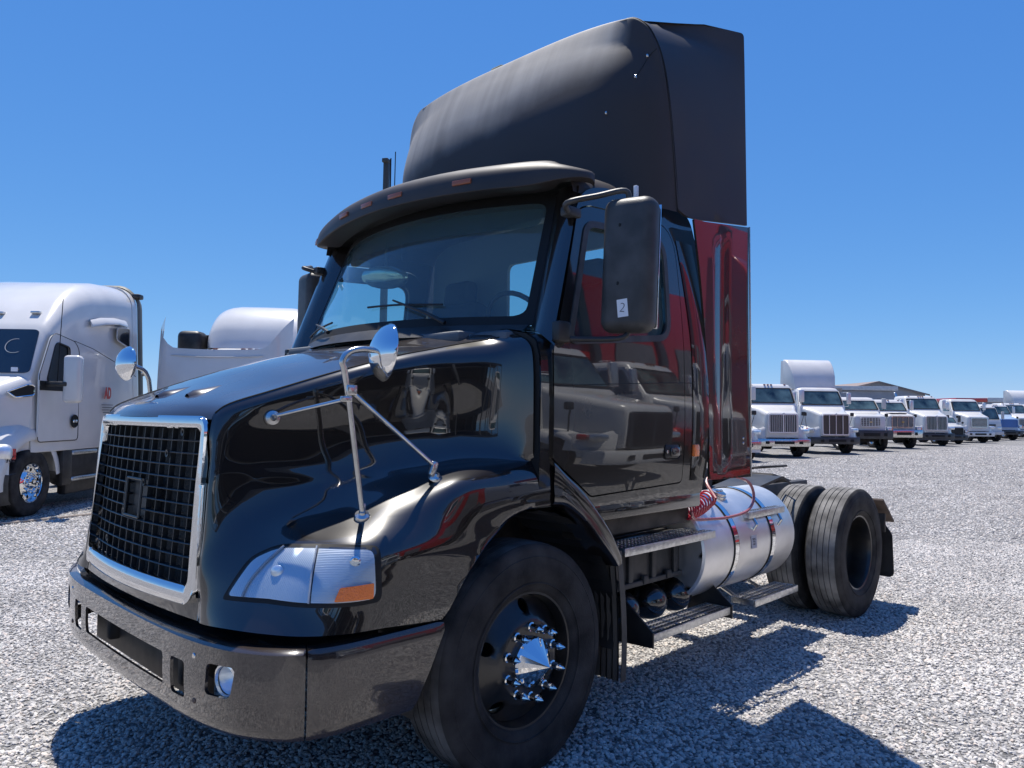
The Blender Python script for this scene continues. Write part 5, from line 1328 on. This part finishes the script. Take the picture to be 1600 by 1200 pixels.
        mb = MB(); mb.lathe([(.085, s*.10), (.085, s*.14), (.07, s*.16), (0, s*.17)], n=24)
        for k in range(10):
            t = R(36*k); mb.lathe([(.017, s*.10), (.017, s*.145), (0, s*.155)], (.14*math.cos(t), 0, .14*math.sin(t)), 'Y', 8)
        mb.build('hub_cap', CHROME, W)
        for yy in (1.03, .70): simple_wheel(V, -4.9, s*yy, s); simple_wheel(V, -6.2, s*yy, s)
        hl = empty('headlight', parent=V)
        MB().box((.72, s*1.02, .98), (.46, .30, .26), .10, (0, 0, s*R(-28)), 4).build('lens', REFL, hl)
        MB().box((.58, s*1.175, .96), (.20, .03, .16), .012, (0, 0, s*R(-10))).build('turn_signal', REDL, hl)
    tube('cb_aerial', [(-.40, 1.26, 2.02), (-.43, 1.29, 3.35)], .007, SEAM, V, 6)
    MB().lathe([(0, .10), (.05, .08), (.07, 0)], (-3.45, 1.23, 2.35), 'Y', 16, 1).build('work_light', CHROMES, V)
    # hood and nose
    S = [rsec(1.25, .46, .7, 1.35, .16, .03, n=6), rsec(1.12, .60, .7, 1.50, .18, .04, n=6), rsec(.85, .74, .8, 1.72, .2, .05, n=6), rsec(.5, .90, .9, 1.90, .2, .06, n=6), rsec(.2, 1.05, .95, 2.03, .18, .07, n=6), rsec(.04, 1.14, .95, 2.10, .16, .07, n=6)]
    MB().loft(S).build('hood', WHITE, V, 60)
    for s in (1, -1):
        vt = rloop([(.30, 1.78), (.03, 1.82), (.03, 1.97), (.12, 1.98), (.42, 1.86)], .03, 3)
        panel('hood_vent', vt, [], lambda u, v, d, s=s: (u, s*(1.165-.42*u-d+.01), v), .2, SEAM, V, .02)
        tube('hood_vent_trim', [Vector((u, s*(1.175-.42*u), v)) for u, v in vt+vt[:1]], .012, CHROME, V, 6)
        MB().grid([[Vector((x, s*y, z)) for (x, y, z) in r_] for r_ in (
            [(1.24, .40, .62), (1.30, .42, .95), (1.20, .48, 1.22)], [(1.15, .85, .60), (1.15, .86, .95), (1.0, .82, 1.20)], [(.85, 1.10, .60), (.82, 1.10, .98), (.72, 1.02, 1.18)], [(.60, 1.18, .60), (.60, 1.18, .95), (.55, 1.12, 1.15)])]).build('fender_nose', WHITE, V, 60)
    prof_ = [(1.42, 0), (1.38, .5), (1.22, .9), (.95, 1.14), (.62, 1.19)]
    full_ = prof_[::-1]+[(x, -y) for x, y in prof_[1:]]
    MB().grid([[Vector((x-o_, y, z)) for x, y in full_] for (z, o_) in ((.24, .08), (.30, .02), (.55, 0), (.66, .02), (.68, .2))]).build('bumper', PLAST, V, 50)
    MB().box((1.27, 0, 1.05), (.06, .8, .6), .05).build('grille', CHROMES, V)
    MB().box((-3.4, 0, .8), (7, .86, .26), .02).build('chassis', FRAME, V)
    Mx = frame_M((-2.12, 1.212, 1.90), (-1, 0, 0), (0, 1, 0))
    text('logo', 'AD', .27, Mx @ Matrix.Scale(.62, 4, (1, 0, 0)), REDD, V, .002, .012)
    for k, wd_ in enumerate((.42, .36, .38, .30)):
        MB().box((-2.12, 1.208, 1.70-k*.045), (wd_, .002, .012)).build('small_print', DGREY, V)
    text('unit_number', '702', .13, frame_M((.60, 1.196, .885), (-1, 0, 0), (0, 1, 0)), INK, V, .004)
    for k, (x, y) in enumerate(((-.56, .25), (-.56, -.25), (-.58, .8))):
        MB().box((x-.16*0, y, prof(x)+.06), (.10, .14, .04), .012).build('marker_light', CHROMES, V)
    return V
sleeper_truck()

# ------------------------------------------------------------------ trucks across the aisle, seen mirrored in the black paint
def beside(x, y, label, th=R(-97), **k):
    return bg_truck(x, y, label, th=th, group='trucks parked across the aisle facing the black truck', **k)
beside(-5.0, 5.7, 'white truck with black vertical-bar grille facing the black truck', gback=SEAM, gcol=DGREY, lights='swept', gw=.62, gz=(.78, 1.66), bump=WHITE, marks=None)
beside(-9.0, 6.6, 'white truck with red fenders facing the black truck', fend=REDP, gback=SEAM, lights='swept', bump=REDP)
beside(-12.2, 5.2, 'red truck with tall red roof fairing beside the truck with red fenders', body=REDP, fairing=1.9, lights='swept', gback=SEAM)
beside(-17.0, 8.2, 'white truck with tall roof fairing beside the red truck across the aisle', fairing=1.3, lights='swept')
beside(-.6, 8.0, 'white truck with round headlights facing the nose of the black truck', lights='round', gback=SEAM)
beside(8.2, 9.5, 'white truck parked farthest forward in the row across the aisle', lights='swept')
rb = empty('red_building', (-17, 21, 0), 0, 'long red metal building behind the trucks across the aisle', 'building')
box('wall', (4, 0, 2.9), (18, 6, 5.8), REDP, rb, .02); box('tall_wall', (-15, 0, 5.5), (20, 6, 11), REDP, rb, .02)
for k in range(4): box('door', (-2+4*k, -3.03, 1.8), (2.6, .08, 3.6), GREYP, rb, .01)
box('roof', (4, 0, 5.95), (18.4, 6.4, .25), ROOFM, rb, .02)
for k in range(4): box('door', (-22.6+4.9*k, -3.03, 3.2), (3.0, .08, 6.4), GREYP, rb, .01)  # unseen doors added to break up the red reflection in the extender
for k in range(5): box('downpipe', (-25+5*k, -3.1, 5.4), (.5, .2, 10.8), DGREY, rb, .02)
# open shed seen mirrored in the hood side
sh = empty('open_shed', (6, 19, 0), R(0), 'large open-sided dark steel shed across the aisle from the hood', 'shed')
mb = MB().grid([[Vector((x, 0, 7.0)), Vector((x, 8, 8.6)), Vector((x, 16, 7.0))] for x in (-11, 0, 13)]); mb.build('roof', DGREY, sh)
for x in (-11, -5, 1, 7, 13):
    for y in (0, 8, 16): box('post', (x, y, 3.5), (.35, .35, 7.0), GREYP, sh, .02)
    tube('truss', [(x, 0, 6.2), (x, 8, 7.8), (x, 16, 6.2)], .15, GREYP, sh, 6)
box('back_wall', (-3, 16.3, 3.5), (16, .2, 7.0), DGREY, sh, .02); box('side_wall', (-11.2, 8, 3.5), (.2, 16, 7.0), DGREY, sh, .02)
box('gable_beam', (1, -.1, 6.7), (24, .2, .9), DGREY, sh, .02)

# ------------------------------------------------------------------ crane and buildings far behind
cr_ = empty('crane', (-21.6, -30, 0), R(30), 'tall dark crane boom with hook rising behind the black truck cab', 'crane')
MB().box((-2, 0, 1.3), (8, 2.4, .9), .05).box((3, 0, 1.6), (1.8, 2.3, 2.2), .2).build('carrier', GREYP, cr_)
MB().box((0, 0, 6.0), (.32, .32, 9.0), .03, (R(-1.5), R(2.2), 0)).build('boom_base', mat('crane_olive', (.10, .10, .085), .6), cr_)
MB().box((.22, .12, 12.6), (.28, .28, 5.4), .03, (R(-1.5), R(2.2), 0)).box((.33, .18, 15.3), (.5, .34, .22), .04).build('boom_tip', mat('crane_dark', (.05, .05, .045), .6), cr_)
tube('hoist_cable', [(.66, .55, 15.3), (.66, .55, 13.3)], .025, SEAM, cr_, 5); tube('hoist_cable', [(.72, .62, 15.3), (.72, .62, 13.3)], .025, SEAM, cr_, 5)
MB().lathe([(0, .28), (.16, .2), (.2, 0), (.12, -.25), (0, -.35)], (.69, .58, 13.2), 'Z', 12).build('hook_block', SEAM, cr_)
for k in (-5, -1.5, 1, 3):
    for s in (1, -1): simple_wheel(cr_, k, s*1.05, s, DGREY)
def at(px, depth):   # plan position for a bearing in the photograph
    u = (px-800)/1171; q = Vector((2.46, 3.45))+Vector((F.x, F.y))*depth+Vector((Rt.x, Rt.y))*(u*depth); return q.x, q.y
x, y = at(1372, 95)
bl = empty('warehouse', (x, y, 0), math.atan2(Rt.y, Rt.x), 'grey metal warehouse with a low gabled roof behind the row of trucks', 'warehouse')
mb = MB(); g = [(-5.6, 0), (-5.6, 4.9), (0, 6.2), (6.0, 4.7), (6.0, 0)]
mb.loft([[Vector((a_, b_, z)) for a_, z in g] for b_ in (0, 25)]); mb.build('wall', WALLM, bl, 20)
mb = MB().grid([[Vector((a_, b_, z+.05)) for a_, z in ((-6, 4.86), (0, 6.26), (6.4, 4.65))] for b_ in (-.4, 25)]).grid([[Vector((a_, -.4, z+.05+dz)) for a_, z in ((-6, 4.86), (0, 6.26), (6.4, 4.65))] for dz in (0, -.2)]); mb.build('roof', mat('brown_trim', (.22, .17, .15), .7), bl)
for k, a_ in enumerate((-3.5, -1.2, 1.2, 3.5)): box('door', (a_, -.05, 1.6), (1.6, .08, 3.2), ROOFM, bl, .01)
x, y = at(1318, 88)
b2 = empty('storage_building', (x, y, 0), math.atan2(Rt.y, Rt.x), 'long low white-roofed building to the left of the gabled warehouse', 'building')
box('wall', (0, 4, 2.4), (12, 8, 4.8), WALLM, b2, .02); box('roof', (0, 4, 5.1), (12.6, 8.6, .5), WHITE2, b2, .02); box('door', (2, -.03, 1.5), (2, .08, 3), DGREY, b2, .01)
x, y = at(1215, 80)
b4 = empty('storage_building', (x, y, 0), math.atan2(Rt.y, Rt.x), 'low tan-roofed building just right of the black truck behind the tall white fairing', 'building')
box('wall', (0, 4, 2.2), (13, 8, 4.4), WALLM, b4, .02); box('roof', (0, 4, 4.6), (13.6, 8.6, .35), mat('tan_roof', (.36, .30, .25), .8), b4, .02); box('door', (2, -.03, 1.5), (2, .08, 3), DGREY, b4, .01)
x, y = at(1545, 120)
b3 = empty('storage_building', (x, y, 0), math.atan2(Rt.y, Rt.x), 'low red and white building beyond the far end of the truck row', 'building')
box('wall', (0, 5, 2.2), (9, 9, 4.4), WALLM, b3, .02); box('roof', (-2.5, 5, 4.7), (5, 9.4, .6), REDP, b3, .02); box('roof', (2.6, 5, 4.75), (5, 9.4, .7), WHITE2, b3, .02); box('door', (1, -.03, 1.4), (2, .08, 2.8), DGREY, b3, .01)
x, y = at(1180, 150)
far = empty('storage_building', (x, y, 0), 0, 'pale distant shed low on the horizon', 'building'); box('wall', (0, 0, 2), (14, 8, 4), WALLM, far, .02); box('roof', (0, 0, 4.15), (14.5, 8.5, .3), ROOFM, far, .02)

# pale rope lying on the gravel
tag(tube('rope', [(.9, -8.65, .02), (.2, -8.86, .02), (-.3, -8.95, .022), (-.9, -9.1, .02), (-1.4, -9.2, .02), (-2.4, -9.35, .02)], .018, mat('rope_tan', (.46, .38, .30), .9), None, 6), 'pale rope lying across the gravel beside the white sleeper truck', 'rope')
